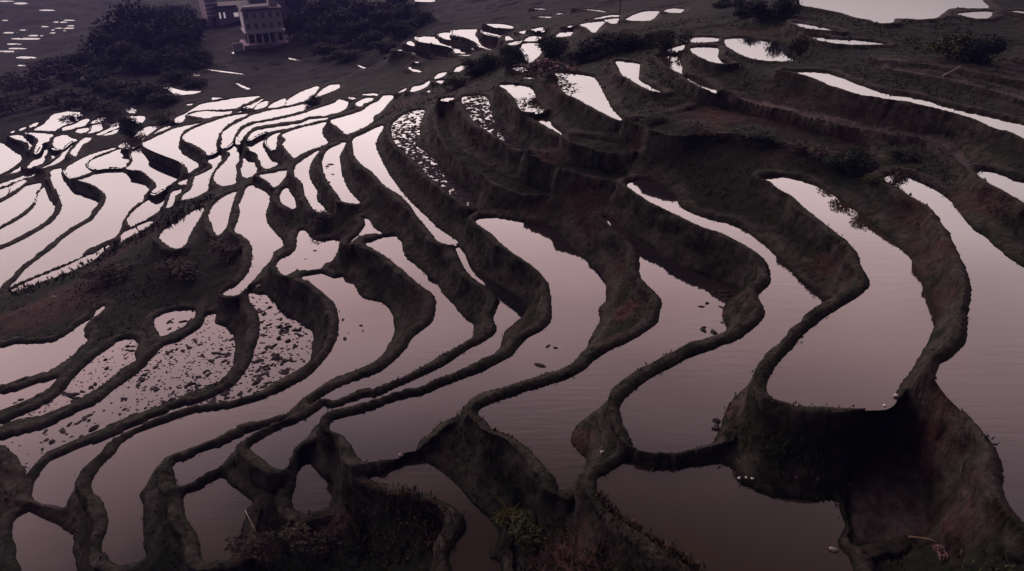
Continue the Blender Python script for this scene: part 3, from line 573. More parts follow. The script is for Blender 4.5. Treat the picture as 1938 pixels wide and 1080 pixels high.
# where two plots touch, keep a narrow strip of ground between them for the bund
for _ in range(2):
    cut = np.zeros((NR, NC), bool)
    for ax in (0, 1):
        a = label if ax == 0 else label.T; c = cut if ax == 0 else cut.T
        m = (a[1:] != a[:-1]) & (a[1:] >= 0) & (a[:-1] >= 0)
        c[1:] |= m; c[:-1] |= m
    label[cut] = -1
fixed = label >= 0
H = np.where(fixed, zpad[np.clip(label, 0, None)], np.nan)
pts_fixed = np.zeros((NR, NC), bool)
ctl = np.array([float(q) for q in CONTROL.split()]).reshape(-1, 3)
for px, py, D in ctl:
    x, y = at_np(px, py, D)
    c = int(round((math.atan2(x, y) - TH0) / (TH1 - TH0) * (NC - 1)))
    g = int(round(float(row_of(math.hypot(x, y)))))
    if 2 <= c < NC - 2 and 2 <= g < NR - 2 and not fixed[g - 1:g + 2, c - 1:c + 2].any():
        H[g - 1:g + 2, c - 1:c + 2] = CAM_Z - D
        fixed[g - 1:g + 2, c - 1:c + 2] = True
        pts_fixed[g - 1:g + 2, c - 1:c + 2] = True

# membrane between the fixed levels, solved coarse to fine
def relax(h, fix, hv, its):
    for _ in range(its):
        p = np.pad(h, 1, mode='edge')
        n = 0.25 * (p[:-2, 1:-1] + p[2:, 1:-1] + p[1:-1, :-2] + p[1:-1, 2:])
        h = np.where(fix, hv, n)
    return h
h = None
for f, its in ((16, 1500), (8, 500), (4, 250), (2, 120), (1, 60)):
    nr, nc = -(-NR // f), -(-NC // f)
    pv = np.full((nr * f, nc * f), np.nan); pv[:NR, :NC] = np.where(fixed, H, np.nan)
    blk = pv.reshape(nr, f, nc, f)
    cnt = np.sum(~np.isnan(blk), axis=(1, 3)); sm = np.nansum(blk, axis=(1, 3))
    fx = cnt > 0; hv = np.where(fx, sm / np.maximum(cnt, 1), 0)
    if h is None:
        h = np.full((nr, nc), hv[fx].mean())
    else:
        h = np.repeat(np.repeat(h, 2, 0), 2, 1)[:nr, :nc]
    h = relax(np.where(fx, hv, h), fx, hv, its)
# blur away the cusps round the single height readings
fx2 = fixed & ~pts_fixed
H0 = relax(h, fx2, np.where(fx2, H, 0), 60)

# nearest plot cell for every ground cell, and nearest ground cell for every plot cell (jump flooding)
def jump_flood(seed_mask, top):
    sr = np.where(seed_mask, np.arange(NR)[:, None] * NC + np.arange(NC)[None, :], -1).astype(np.int64)
    fxx, fyy = GX.ravel(), GY.ravel()
    d = np.where(seed_mask, 0.0, 1e18)
    s = top
    while s >= 1:
        for dr in (-s, 0, s):
            for dc in (-s, 0, s):
                if dr == 0 and dc == 0: continue
                a0, a1 = max(0, dr), min(NR, NR + dr); b0, b1 = max(0, dc), min(NC, NC + dc)
                cand = sr[a0 - dr:a1 - dr, b0 - dc:b1 - dc]
                ok = cand >= 0
                cc = np.where(ok, cand, 0)
                dd = np.where(ok, (fxx[cc] - GX[a0:a1, b0:b1]) ** 2 + (fyy[cc] - GY[a0:a1, b0:b1]) ** 2, 1e18)
                better = dd < d[a0:a1, b0:b1]
                sr[a0:a1, b0:b1][better] = cand[better]
                d[a0:a1, b0:b1][better] = dd[better]
        s //= 2
    return np.sqrt(np.minimum(d, 1e8)), sr

plot = label >= 0
d_out, seed = jump_flood(plot, 32)
d_in, _ = jump_flood(~plot, 8)
near_lab = np.where(seed >= 0, label.ravel()[np.clip(seed, 0, None)], -1)
zw = np.where(near_lab >= 0, zpad[np.clip(near_lab, 0, None)], -99.0)

def sstep(x, a, b):
    t = np.clip((x - a) / (b - a), 0, 1); return t * t * (3 - 2 * t)

cell = GR * np.gradient(lr)[:, None]
wobble = fbm(GX * 0.7, GY * 0.7, 2, 5)
lip_w = (0.50 + 0.004 * GR) * (1 + 0.7 * wobble)
lip_h = (0.20 - 0.08 * sstep(GR, 45, 75)) * (1 + 0.5 * fbm(GX * 0.9, GY * 0.9, 2, 9))
lip = lip_h * (0.15 + 0.85 * sstep(d_out, 0.0, 0.26 + 0.002 * GR))
fall = sstep(d_out, lip_w, lip_w * 1.0 + 0.55)
crest = zw + lip - fall * 30.0 * np.minimum(d_out, 3)
lip_on = (seed >= 0) & (GR < 170)
HH = np.where(lip_on, np.maximum(H0, crest), H0)
top = sstep(d_out, 0.0, 0.2) * (1 - sstep(d_out, lip_w * 0.9, lip_w + 0.5)) * (HH > H0 - 0.02) * lip_on
rough = np.minimum(1.0, d_out / 0.5)
HH = HH + rough * (0.10 * fbm(GX * 1.3, GY * 1.3, 3, 21) * 2 + 0.05 * fbm(GX * 5, GY * 5, 2, 31) * 2) * np.where(top > 0.5, 0.5, 1.0)
HH = HH + rough * sstep(d_out, 2.0, 8.0) * fbm(GX * 0.16, GY * 0.16, 3, 41) * 1.6
bed = np.where(is_water[np.clip(label, 0, None)], -0.02 - 0.14 * sstep(d_in, 0.0, 0.1 + 1.6 * cell) - 0.25 * sstep(d_in, 0.3, 2.0), 0.16 * fbm(GX * 1.2, GY * 1.2, 4, 51) * 2)
HT = np.where(plot, zpad[np.clip(label, 0, None)] + bed, HH)

# slump the sheerest faces so that banks lean back and their edges crumble
for _ in range(5):
    q = np.pad(HT, 1, mode='edge')
    nb = [q[:-2, 1:-1], q[2:, 1:-1], q[1:-1, :-2], q[1:-1, 2:]]
    mean = sum(nb) * 0.25
    steep = sstep((np.maximum.reduce(nb) - np.minimum.reduce(nb)) / (2 * cell), 0.9, 2.2)
    HT = np.where(plot, HT, HT + 0.75 * steep * (mean - HT))

def ground_z(x, y):
    c = (math.atan2(x, y) - TH0) / (TH1 - TH0) * (NC - 1)
    g = float(row_of(math.hypot(x, y)))
    c = min(max(c, 0), NC - 2); g = min(max(g, 0), NR - 2)
    i, j = int(g), int(c); a, b = g - i, c - j
    return float(HT[i, j] * (1-a) * (1-b) + HT[i+1, j] * a * (1-b) + HT[i, j+1] * (1-a) * b + HT[i+1, j+1] * a * b)

def on_ground(px, py):
    """where the sight line through a photograph pixel meets the built ground"""
    u, v = (px - 969.0) / FOC, (py - 540.0) / FOC
    d = (u, CP - v * SP, -(SP + v * CP))
    t = 8.0
    while t < 700:
        x, y, z = d[0] * t, d[1] * t, CAM_Z + d[2] * t
        gz = ground_z(x, y)
        lab = label[min(NR-1, max(0, int(round(float(row_of(math.hypot(x, y))))))), min(NC-1, max(0, int(round((math.atan2(x, y) - TH0) / (TH1 - TH0) * (NC - 1)))))]
        if lab >= 0 and is_water[lab]: gz = zpad[lab]
        if z <= gz: return Vector((x, y, gz))
        t += max(0.05, (z - gz) * 0.4)
    return Vector((d[0] * t, d[1] * t, CAM_Z + d[2] * t))

# ---- terrain mesh (deep pond floors under the opaque water and ground far outside the view are left out)
SX, SY = proj_np(GX, GY, HT)
seen = (SX > -420) & (SX < 2360) & (SY < 1500)
deep = plot & is_water[np.clip(label, 0, None)] & (d_in > np.maximum(0.5, 3.5 * cell))
fk = seen[:-1, :-1] | seen[1:, 1:]
fk &= ~(deep[:-1, :-1] & deep[1:, :-1] & deep[:-1, 1:] & deep[1:, 1:])
ri, ci = np.nonzero(fk)
quads = np.stack([ri * NC + ci, ri * NC + ci + 1, (ri + 1) * NC + ci + 1, (ri + 1) * NC + ci], 1)
used = np.zeros(NR * NC, bool); used[quads.ravel()] = True
remap = np.cumsum(used) - 1
gz_, gr_ = np.gradient(HT)
slope = np.hypot(gz_ / cell, gr_ / (GR * (th[1] - th[0])))
push = sstep(slope, 0.5, 1.6) * (1 - sstep(GR, 60, 120)) * (~plot)
DX = push * 0.5 * fbm(GY * 1.1 + HT * 0.7, HT * 1.6 + GX * 0.5, 3, 61)
DY = push * 0.5 * fbm(GX * 1.1 - HT * 0.7, HT * 1.6 + GY * 0.5, 3, 71)
co = np.stack([(GX + DX).ravel()[used], (GY + DY).ravel()[used], HT.ravel()[used]], 1)
quads = remap[quads]
me = bpy.data.meshes.new("terrain")
me.vertices.add(len(co)); me.vertices.foreach_set("co", co.ravel().astype(np.float32))
me.loops.add(quads.size); me.loops.foreach_set("vertex_index", quads.ravel().astype(np.int32))
me.polygons.add(len(quads)); me.polygons.foreach_set("loop_start", (np.arange(len(quads)) * 4).astype(np.int32))
me.update(calc_edges=True)
me.shade_smooth()
soil = np.zeros(len(co))
for px, py, rad, amt in np.array([float(q) for q in SOIL.split()]).reshape(-1, 4):
    p = on_ground(px, py)
    w = rad / FOC * (p - Vector((0, 0, CAM_Z))).length
    dd = np.sqrt((co[:, 0] - p.x) ** 2 + (co[:, 1] - p.y) ** 2 + (co[:, 2] - p.z) ** 2) / w
    dd = dd + 0.9 * fbm(co[:, 0] * 1.5, co[:, 1] * 1.5, 3, 77)
    soil = np.maximum(soil, amt * (1 - sstep(dd, 0.5, 1.25)))
at1 = me.attributes.new("soil", 'FLOAT', 'POINT'); at1.data.foreach_set("value", soil.astype(np.float32))
bare = np.zeros((NR, NC))
for i, q in enumerate(PADS):
    if q['name'] in ('B7', 'Ta', 'Le1', 'Le2'): bare[label == i] = {'B7': 1.4, 'Ta': 1.85}.get(q['name'], 1.4)
tr = np.maximum(top, bare).ravel()[used]
at2 = me.attributes.new("trodden", 'FLOAT', 'POINT'); at2.data.foreach_set("value", tr.astype(np.float32))
wd = np.maximum(sstep(GR, 105, 135) * (GX < 25), sstep(GR, 150, 180)).ravel()[used]
at3 = me.attributes.new("wooded", 'FLOAT', 'POINT'); at3.data.foreach_set("value", wd.astype(np.float32))
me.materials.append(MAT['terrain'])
terrain = bpy.data.objects.new("terrain", me); COL.objects.link(terrain)
tag(terrain, "dark grassy terrace banks and narrow earth bunds stepping down the hillside", kind='structure')

# ---- one water sheet per flooded plot, tucked a little under its bunds
for p in PADS:
    if not p['water']: continue
    xy = p['xy']
    if ((xy - np.roll(xy, -1, 0)) ** 2).sum() == 0: continue
    area = 0.5 * np.sum(xy[:, 0] * np.roll(xy[:, 1], -1) - np.roll(xy[:, 0], -1) * xy[:, 1])
    if area < 0: xy = xy[::-1]
    tg = np.roll(xy, -1, 0) - np.roll(xy, 1, 0)
    ln = np.linalg.norm(tg, axis=1, keepdims=True); ln[ln < 1e-9] = 1
    nr_ = np.stack([tg[:, 1], -tg[:, 0]], 1) / ln
    rr = np.hypot(xy[:, 0], xy[:, 1])[:, None]
    q = xy + nr_ * np.minimum(0.05 + 0.0015 * rr, 0.2)
    o = mesh_obj("paddy_water", [(a, b, p['z']) for a, b in q], [list(range(len(q)))], MAT['water'])
    tag(o, kind='structure')
# ------------------------------------------------------------------ vegetation
MAT['leaf'] = simple_mat("dark_foliage", (0.032, 0.045, 0.024), (0.010, 0.016, 0.010), 1.5)
MAT['leaf2'] = simple_mat("olive_foliage", (0.075, 0.080, 0.026), (0.022, 0.028, 0.012), 1.5)
MAT['leaf3'] = simple_mat("brown_scrub", (0.060, 0.045, 0.032), (0.022, 0.018, 0.014), 1.5)
MAT['bark'] = simple_mat("bark", (0.045, 0.034, 0.028), (0.02, 0.015, 0.013), 6, bump=0.3)
MAT['blossom'] = simple_mat("dusty_pink_blossom", (0.30, 0.14, 0.20), (0.15, 0.07, 0.11), 4)
MAT['stubble'] = simple_mat("wet_rice_stubble", (0.060, 0.046, 0.050), (0.014, 0.011, 0.013), 8)
MAT['grass'] = simple_mat("bank_grass", (0.072, 0.080, 0.034), (0.014, 0.018, 0.009), 0.9)
MAT['drygrass'] = simple_mat("dry_grass", (0.16, 0.12, 0.07), (0.05, 0.04, 0.025), 2)
MAT['straw'] = simple_mat("pale_straw", (0.42, 0.36, 0.30), (0.22, 0.18, 0.15), 5)
MAT['stone'] = simple_mat("pale_stone", (0.42, 0.38, 0.37), (0.22, 0.20, 0.20), 5, bump=0.4)
MAT['foam'] = simple_mat("white_foam_scrap", (0.75, 0.72, 0.72), (0.45, 0.42, 0.43), 6)
MAT['rag'] = simple_mat("pink_plastic_sheet", (0.11, 0.055, 0.07), (0.045, 0.018, 0.024), 4, rough=0.5)

def slant(p):
    return (p - Vector((0, 0, CAM_Z))).length

def crown_mesh(name, seed, n, lumps, leaf, mat, top_mat=None):
    """leaf-clump faces spread through a lumpy crown of unit size (x,y in -.5...5, z 0..1)"""
    r = np.random.default_rng(seed)
    cen = np.stack([r.normal(0, .22, lumps), r.normal(0, .22, lumps), r.uniform(.30, .78, lumps)], 1)
    rad = r.uniform(.17, .30, lumps)
    k = r.integers(0, lumps, n)
    d = r.normal(size=(n, 3)); d /= np.linalg.norm(d, axis=1, keepdims=True)
    p = cen[k] + d * (rad[k] * r.uniform(.55, 1.08, n))[:, None]
    p[:, 2] = np.clip(p[:, 2], 0.02, 1.05)
    a = r.normal(size=(n, 3)); a /= np.linalg.norm(a, axis=1, keepdims=True)
    b = np.cross(a, d + 0.3 * r.normal(size=(n, 3))); b /= np.linalg.norm(b, axis=1, keepdims=True) + 1e-9
    s = leaf * r.uniform(.6, 1.5, n)[:, None]
    v = np.stack([p - a * s, p - b * s * .5, p + a * s, p + b * s * .55], 1).reshape(-1, 3)
    me = bpy.data.meshes.new(name)
    me.from_pydata(v.tolist(), [], np.arange(n * 4).reshape(-1, 4).tolist())
    me.materials.append(mat)
    if top_mat:
        me.materials.append(top_mat)
        mi = ((p[:, 2] > 0.62) & (r.random(n) < .55)).astype(np.int32)
        me.polygons.foreach_set("material_index", mi)
    me.update()
    return me

def trunk_mesh(name, seed, h=0.6, r0=0.035):
    r = random.Random(seed); vs, fs = [], []
    def limb(p0, p1, ra, rb, n=6):
        ax = (p1 - p0).normalized(); u = ax.orthogonal().normalized(); w = ax.cross(u); b0 = len(vs)
        for k, (c, rr) in enumerate(((p0, ra), ((p0 + p1) / 2 + u * ra * .6, (ra + rb) / 2), (p1, rb))):
            for q in range(n):
                t = 2 * math.pi * q / n; vs.append(tuple(c + (u * math.cos(t) + w * math.sin(t)) * rr))
        for k in range(2):
            for q in range(n):
                fs.append((b0 + k*n + q, b0 + k*n + (q+1) % n, b0 + (k+1)*n + (q+1) % n, b0 + (k+1)*n + q))
    top_ = Vector((r.uniform(-.04, .04), r.uniform(-.04, .04), h))
    limb(Vector((0, 0, -.06)), top_, r0, r0 * .5)
    for k in range(5):
        t = r.uniform(.4, 1.0); a = r.uniform(0, 6.28)
        s = top_ * t
        limb(s, s + Vector((math.cos(a) * .22, math.sin(a) * .22, r.uniform(.1, .25))), r0 * .5, r0 * .12, 5)
    me = bpy.data.meshes.new(name); me.from_pydata(vs, [], fs); me.update(); me.shade_smooth()
    me.materials.append(MAT['bark'])
    return me

CROWNS = {
    'dark': [crown_mesh("crown", 10 + k, 2400, 13, .036, MAT['leaf']) for k in range(3)],
    'olive': [crown_mesh("crown", 20 + k, 1400, 9, .040, MAT['leaf2']) for k in range(2)],
    'scrub': [crown_mesh("crown", 30 + k, 900, 8, .042, MAT['leaf3']) for k in range(2)],
    'pink': [crown_mesh("crown", 40, 1500, 11, .035, MAT['leaf3'], MAT['blossom'])],
}
TRUNKS = [trunk_mesh("trunk", k) for k in range(3)]
tree_n = 0
def plant(name, cat, x, y, hpx, wpx, kind, label, group=None):
    """a tree or bush standing on the ground seen at pixel (x, y), hpx tall and wpx wide there"""
    global tree_n
    p = on_ground(x, y); s = slant(p) / FOC
    e = empty(name, p, (tree_n * 1.7) % 6.28)
    tag(e, label, cat, group)
    hh, ww = hpx * s * 1.04, wpx * s * 1.05
    lst = CROWNS[kind]
    c = bpy.data.objects.new("crown", lst[tree_n % len(lst)]); COL.objects.link(c); c.parent = e
    c.scale = (ww, ww, hh); c.location = (0, 0, -0.16 * hh)
    t = bpy.data.objects.new("trunk", TRUNKS[tree_n % 3]); COL.objects.link(t); t.parent = e
    t.scale = (ww * .8, ww * .8, hh)
    tree_n += 1
    return e

G = "dark trees on the slope below the village"
LB = "dark leafy tree massed on the hazy slope left of the houses"
for x, y, h, w in ((235,95,70,74),(275,85,75,74),(320,95,70,72),(355,82,65,64),(300,60,50,60),(340,48,42,52),
                   (205,112,50,62),(250,127,45,62),(310,132,45,62),(365,127,40,58),(160,132,38,62),(190,167,35,62),(240,182,35,62),(290,188,30,55),(335,158,25,45)):
    plant("tree", "tree", x, y, h, w, 'dark', LB, G)
    if x < 345: plant("tree", "tree", x + 27, y + 7, h * .8, w * .95, 'dark', LB, G)
G = "scrub bushes on the brown far left slope"
LB = "brown scrub bush on the slope at the far left above the small ponds"
for x, y, h, w in ((120,152,33,62),(60,172,30,62),(110,202,28,62),(25,212,30,55),(160,207,26,55),(20,165,24,50),(85,140,24,50),(210,217,22,44)):
    plant("bush", "bush", x, y, h, w, 'scrub', LB, G)
G = "black trees right of the village"
LB = "near black tree in the dark grove between the houses and the far ponds"
for x, y, h, w in ((570,70,55,54),(610,52,55,62),(650,72,58,62),(600,97,35,54),(690,46,48,62),(730,62,45,54),(770,42,40,54),(650,26,36,62),(740,26,36,62),(570,26,36,48),(700,90,30,50),(630,105,26,50)):
    plant("tree", "tree", x, y, h, w, 'dark', LB, G)
    plant("tree", "tree", x + 24, y + 8, h * .75, w, 'dark', LB, G)
G = "dark trees beside the top pond"
LB = "dark tree in the grove left of the large pale pond at the top"
for x, y, h, w in ((1400,32,38,44),(1440,42,42,48),(1478,38,44,44),(1368,16,22,44)):
    plant("tree", "tree", x, y, h, w, 'dark', LB, G)
for x, y, h, w, k, lab in (
    (968,126,42,54,'dark',"round dark bush between the bright narrow ponds on the ridge"),
    (1045,110,46,56,'dark',"tall rounded bush right of the bright triangular pond"),
    (1040,142,36,104,'pink',"wide low bush with dusty pink blossom on its top"),
    (1100,116,42,74,'dark',"dark bush just right of the pink topped bush"),
    (1150,98,36,62,'dark',"dark bush on the knoll below the small angular pond"),
    (1192,92,36,62,'dark',"dark bush in the middle of the wooded knoll"),
    (1232,84,30,52,'dark',"small dark bush near the right end of the wooded knoll"),
    (1272,90,38,52,'olive',"olive green bush at the right end of the wooded knoll"),
    (1507,110,50,32,'olive',"narrow yellow green bush at the right end of the streaked pond"),
    (1790,112,48,62,'olive',"olive bush on the upper right slope under the large pond"),
    (1850,118,45,62,'dark',"dark bush right of the olive bush on the upper right slope"),
    (895,142,36,62,'dark',"broad dark bush on the ridge left of the round bush"),
    (860,167,28,44,'olive',"olive bush on the ridge end above the stubble plots"),
    (925,132,34,46,'dark',"dark bush between two others along the ridge"),
    (592,199,22,34,'dark',"small round bush on the edge of the far bright ponds"),
    (247,254,34,36,'dark',"round bush beside the small far left ponds"),
    (1620,330,48,62,'dark',"dense dark bush on the bank above the right hand ponds"),
    (1585,316,34,52,'dark',"smaller dark bush left of the dense bank bush"),
    (1648,352,26,42,'olive',"olive bush at the water edge under the dense bank bush"),
    (315,228,18,42,'olive',"low olive bush left of the long far pond"),
    (1690,345,26,44,'scrub',"brown scrub at the head of the far right pond"),
    (600,420,22,60,'scrub',"brown scrub on the dark hollow between the middle ponds"),
    (1330,250,16,70,'scrub',"low scrub on the dark unflooded terrace in the upper middle"),
    (1430,262,16,80,'dark',"low dark scrub right on the dark unflooded terrace"),
    (1520,290,20,80,'scrub',"scrub patch on the slope above the second right hand pond"),
    (1240,232,14,50,'dark',"low dark scrub at the left end of the unflooded terrace"),
    (1700,300,20,60,'dark',"low dark scrub under the pale path at the right"),
    (430,480,24,70,'scrub',"brown scrub on the bank inside the curved bund"),
    (330,520,26,80,'scrub',"wide brown scrub on the reddish bank at the left"),
    (210,530,26,80,'scrub',"brown scrub low on the reddish bank at the left"),
    (600,1030,34,90,'scrub',"brown scrub below the small oval pond"),
    (480,1040,30,70,'scrub',"brown scrub beside the pond at the bottom left"),
    (1010,1010,40,90,'olive',"olive scrub on the dark bank at the bottom centre"),
):
    plant("bush", "bush", x, y, h, w, k, lab)
e = plant("tree", "tree", 1172, 47, 70, 40, 'dark', "slim tall tree with bare trunk standing beside the far ponds")
for ch in e.children:
    if ch.name.startswith("crown"):
        s0 = ch.scale.copy(); ch.scale = (s0.x, s0.y, s0.z * .45); ch.location = (0, 0, s0.z * .62)
    else:
        ch.scale = (ch.scale.x * .9, ch.scale.y * .9, ch.scale.z * 1.5)

# ------------------------------------------------------------------ the village houses
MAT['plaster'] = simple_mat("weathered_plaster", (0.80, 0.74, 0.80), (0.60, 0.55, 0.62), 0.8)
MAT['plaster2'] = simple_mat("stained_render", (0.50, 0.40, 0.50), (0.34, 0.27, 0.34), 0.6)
MAT['dark'] = simple_mat("dark_opening", (0.09, 0.075, 0.095), (0.04, 0.035, 0.045), 2)
MAT['glass'] = simple_mat("window_glass", (0.34, 0.31, 0.36), (0.22, 0.20, 0.24), 2, rough=0.1)
MAT['roof'] = simple_mat("grey_roof_slab", (0.16, 0.14, 0.17), (0.08, 0.07, 0.09), 1)
lit, ln_, ll_, lb_ = new_mat("lit_window")
lb_.inputs['Base Color'].default_value = (0.6, 0.5, 0.5, 1)
lb_.inputs['Emission Color'].default_value = (1.0, 0.82, 0.86, 1); lb_.inputs['Emission Strength'].default_value = 0.35
MAT['lit'] = lit

def box(name, parent, x0, x1, y0, y1, z0, z1, mat):
    v = [(x, y, z) for x in (x0, x1) for y in (y0, y1) for z in (z0, z1)]
    f = [(0,1,3,2),(4,6,7,5),(0,4,5,1),(2,3,7,6),(0,2,6,4),(1,5,7,3)]
    return mesh_obj(name, v, f, mat, parent)

def window(parent, x, z, w, h, y, mat='glass'):
    f = box("window", parent, x - w/2 - .08, x + w/2 + .08, y - .06, y + .05, z - .08, z + h + .08, MAT['plaster2'])
    box("pane", f, x - w/2, x + w/2, y - .09, y - .063, z, z + h, MAT[mat])
    box("sill", f, x - w/2 - .15, x + w/2 + .15, y - .22, y - .095, z - .2, z - .083, MAT['plaster'])

def house_root(x, y, label, rz=0.0):
    p = on_ground(x, y); e = empty("house", p - Vector((0, 0, .3)), math.atan2(-p.x, p.y) + rz)
    tag(e, label, "house"); return e, slant(p) / FOC

h1, s = house_root(507, 89, "pale three storey house with dark open ground floor on the far slope", 0.12)
W, Hh = 62 * s, 66 * s
box("plinth", h1, -W*.62, W*.56, -1.2, 7, -2.5, Hh*.13, MAT['plaster2'])
box("back_wall", h1, -W/2, W/2, 2.2, 7, Hh*.133, Hh*.38, MAT['dark'])
for k in range(6):
    xx = -W*.46 + k * W*.92/5
    box("pillar", h1, xx - .22, xx + .22, -.1, .35, Hh*.133, Hh*.38, MAT['plaster'])
box("side_wall", h1, W*.22, W*.34, .36, 2.19, Hh*.133, Hh*.38, MAT['plaster'])
box("floor_slab", h1, -W*.53, W*.53, -.6, 7, Hh*.383, Hh*.43, MAT['plaster'])
box("upper_wall", h1, -W/2, W/2, 0, 7, Hh*.433, Hh*.93, MAT['plaster'])
box("roof", h1, -W*.53, W*.53, -.5, 7.4, Hh*.933, Hh*.965, MAT['roof'])
box("parapet", h1, -W*.5, W*.2, .1, .4, Hh*.968, Hh*1.02, MAT['plaster'])
box("stair_tower", h1, W*.24, W*.46, 2, 5, Hh*.968, Hh*1.12, MAT['plaster2'])
for zz in (.50, .74):
    for k in range(5):
        window(h1, -W*.4 + k * W*.2, Hh*zz, W*.08, Hh*.12, 0)
box("yard_wall", h1, -W*.9, -W*.64, -1.4, -1.1, -2.2, Hh*.22, MAT['plaster'])

h2, s = house_root(408, 48, "narrow tall house with banded balconies at the left of the village", 0.2)
W, Hh = 20 * s, 56 * s
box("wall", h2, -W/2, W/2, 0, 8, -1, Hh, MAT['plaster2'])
for k in range(6):
    z = Hh * (.30 + .11 * k)
    box("balcony", h2, -W*.55, W*.45, -1.0, -.01, z, z + .22, MAT['plaster'])
    for xx in (-.25, .1):
        window(h2, W*xx, z + .7, W*.16, 1.1, 0)
box("roof", h2, -W*.56, W*.56, -1.1, 8.3, Hh + .003, Hh + .4, MAT['roof'])
box("door", h2, -W*.15, W*.1, -.08, -.01, .2, 2.3, MAT['dark'])

h3, s = house_root(446, 42, "low house with two lit windows and a pink panel in the village", 0.1)
W, Hh = 52 * s, 26 * s
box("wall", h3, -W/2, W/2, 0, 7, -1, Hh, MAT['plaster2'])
box("roof", h3, -W*.54, W*.54, -.8, 7.6, Hh + .003, Hh + .5, MAT['roof'])
for k in range(3):
    window(h3, -W*.42 + k * W*.13, Hh*.36, W*.05, Hh*.34, 0, 'lit' if k < 2 else 'glass')
window(h3, W*.06, Hh*.4, W*.14, Hh*.24, 0, 'lit')
window(h3, W*.32, Hh*.4, W*.1, Hh*.24, 0)
box("door", h3, W*.18, W*.24, -.08, -.01, 0, Hh*.5, MAT['dark'])

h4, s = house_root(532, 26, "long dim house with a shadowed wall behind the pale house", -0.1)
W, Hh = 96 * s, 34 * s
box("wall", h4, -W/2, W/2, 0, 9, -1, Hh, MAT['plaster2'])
box("roof", h4, -W*.52, W*.52, -.7, 9.6, Hh + .003, Hh + .5, MAT['roof'])
for zz in (.2, .6):
    for k in range(7):
        window(h4, -W*.42 + k * W*.14, Hh*zz, W*.05, Hh*.18, 0)
box("door", h4, -W*.38, -W*.33, -.08, -.01, 0, 2.2, MAT['dark'])

# ------------------------------------------------------------------ stubble clumps standing in the water
def tuft_mesh(name, seed, n, h, spread, mat, mound=True, lean=.5):
    r = random.Random(seed); vs, fs = [], []
    if mound:
        m = 9; vs.append((0, 0, .11))
        for ring, (rk, zk) in enumerate(((.55, .085), (1.0, -.05))):
            for q in range(m):
                a = 2 * math.pi * q / m; rr = spread * rk * r.uniform(.7, 1.15)
                vs.append((math.cos(a) * rr, math.sin(a) * rr * .85, zk * r.uniform(.6, 1.4) if ring == 0 else zk))
        for q in range(m):
            w_ = (q + 1) % m
            fs.append((0, 1 + q, 1 + w_)); fs.append((1 + q, 1 + m + q, 1 + m + w_, 1 + w_))
    for _ in range(n):
        a = r.uniform(0, 6.28); b = r.uniform(0, spread * .7); w = .012 + .01 * r.random()
        x, y = math.cos(a) * b, math.sin(a) * b
        d = r.uniform(0, 6.28); l = lean * r.random(); hh = h * r.uniform(.5, 1.1)
        dx, dy = math.cos(d), math.sin(d); i = len(vs)
        vs += [(x - dy * w, y + dx * w, -.03), (x + dy * w, y - dx * w, -.03),
               (x + dx * l * hh * .5 + dy * w * .8, y + dy * l * hh * .5 - dx * w * .8, hh * .7), (x + dx * l * hh * .5 - dy * w * .8, y + dy * l * hh * .5 + dx * w * .8, hh * .7),
               (x + dx * l * hh * 1.3, y + dy * l * hh * 1.3, hh * .85)]
        fs += [(i, i+1, i+2, i+3), (i+3, i+2, i+4)]
    me = bpy.data.meshes.new(name); me.from_pydata(vs, [], fs); me.update(); me.materials.append(mat)
    return me
TUFTS = [tuft_mesh("stubble_clump", 50 + k, 12, .15, .25, MAT['stubble']) for k in range(4)]
PAD = {p['name']: p for p in PADS}
def inside(P, x, y):
    c = False; n = len(P); j = n - 1
    for i in range(n):
        if (P[i][1] > y) != (P[j][1] > y) and x < (P[j][0] - P[i][0]) * (y - P[i][1]) / (P[j][1] - P[i][1]) + P[i][0]: c = not c
        j = i
    return c
tuft_rand = random.Random(5)
def scatter(pad, n, label, group, smin, smax, region=None, cluster=0.0):
    P = PAD[pad]['px']; D = PAD[pad]['D']; x0, y0 = P.min(0); x1, y1 = P.max(0)
    if region: x0, y0, x1, y1 = region
    pts = []; tries = 0
    while len(pts) < n and tries < 20000:
        tries += 1
        if pts and tuft_rand.random() < cluster:
            bx, by = tuft_rand.choice(pts); x, y = bx + tuft_rand.gauss(0, 9), by + tuft_rand.gauss(0, 5)
        else:
            x, y = tuft_rand.uniform(x0, x1), tuft_rand.uniform(y0, y1)
        if x0 <= x <= x1 and y0 <= y <= y1 and inside(P, x, y): pts.append((x, y))
    for x, y in pts:
        o = bpy.data.objects.new("stubble_clump", tuft_rand.choice(TUFTS))
        o.location = at(x, y, D); o.rotation_euler = (0, 0, tuft_rand.uniform(0, 6.28))
        k = tuft_rand.uniform(smin, smax); o.scale = (k * tuft_rand.uniform(.7, 1.9), k * tuft_rand.uniform(.6, 1.1), k * tuft_rand.uniform(.3, .9))
        COL.objects.link(o); tag(o, label, "stubble clump", group)
scatter('A9', 108, "dark rice stubble clump in the plot under the steep curved bank left of centre", "stubble in the curved plot", .4, 1.15, (478, 560, 600, 765), .35)
scatter('A9', 16, "dark stubble clump in the narrow tail of the curved plot", "stubble in the narrow tail of the curved plot", .5, 1.2, (365, 735, 480, 772))
scatter('A10', 112, "dark stubble clump in the wide speckled plot at the left", "stubble in the wide speckled plot", .25, .95, (225, 640, 450, 780), .35)
scatter('A10', 14, "dark stubble clump near the lower left end of the speckled plot", "stubble at the lower end of the speckled plot", .5, 1.4, (70, 770, 225, 850), .3)
scatter('A11', 24, "dark stubble clump in the leaf shaped plot left of the speckled one", "stubble in the leaf shaped plot", .4, 1.1, (60, 650, 262, 790), .4)
scatter('A12', 5, "dark stubble clump in the small strip plot at the left edge", "stubble in the small strip plot", .4, .9)
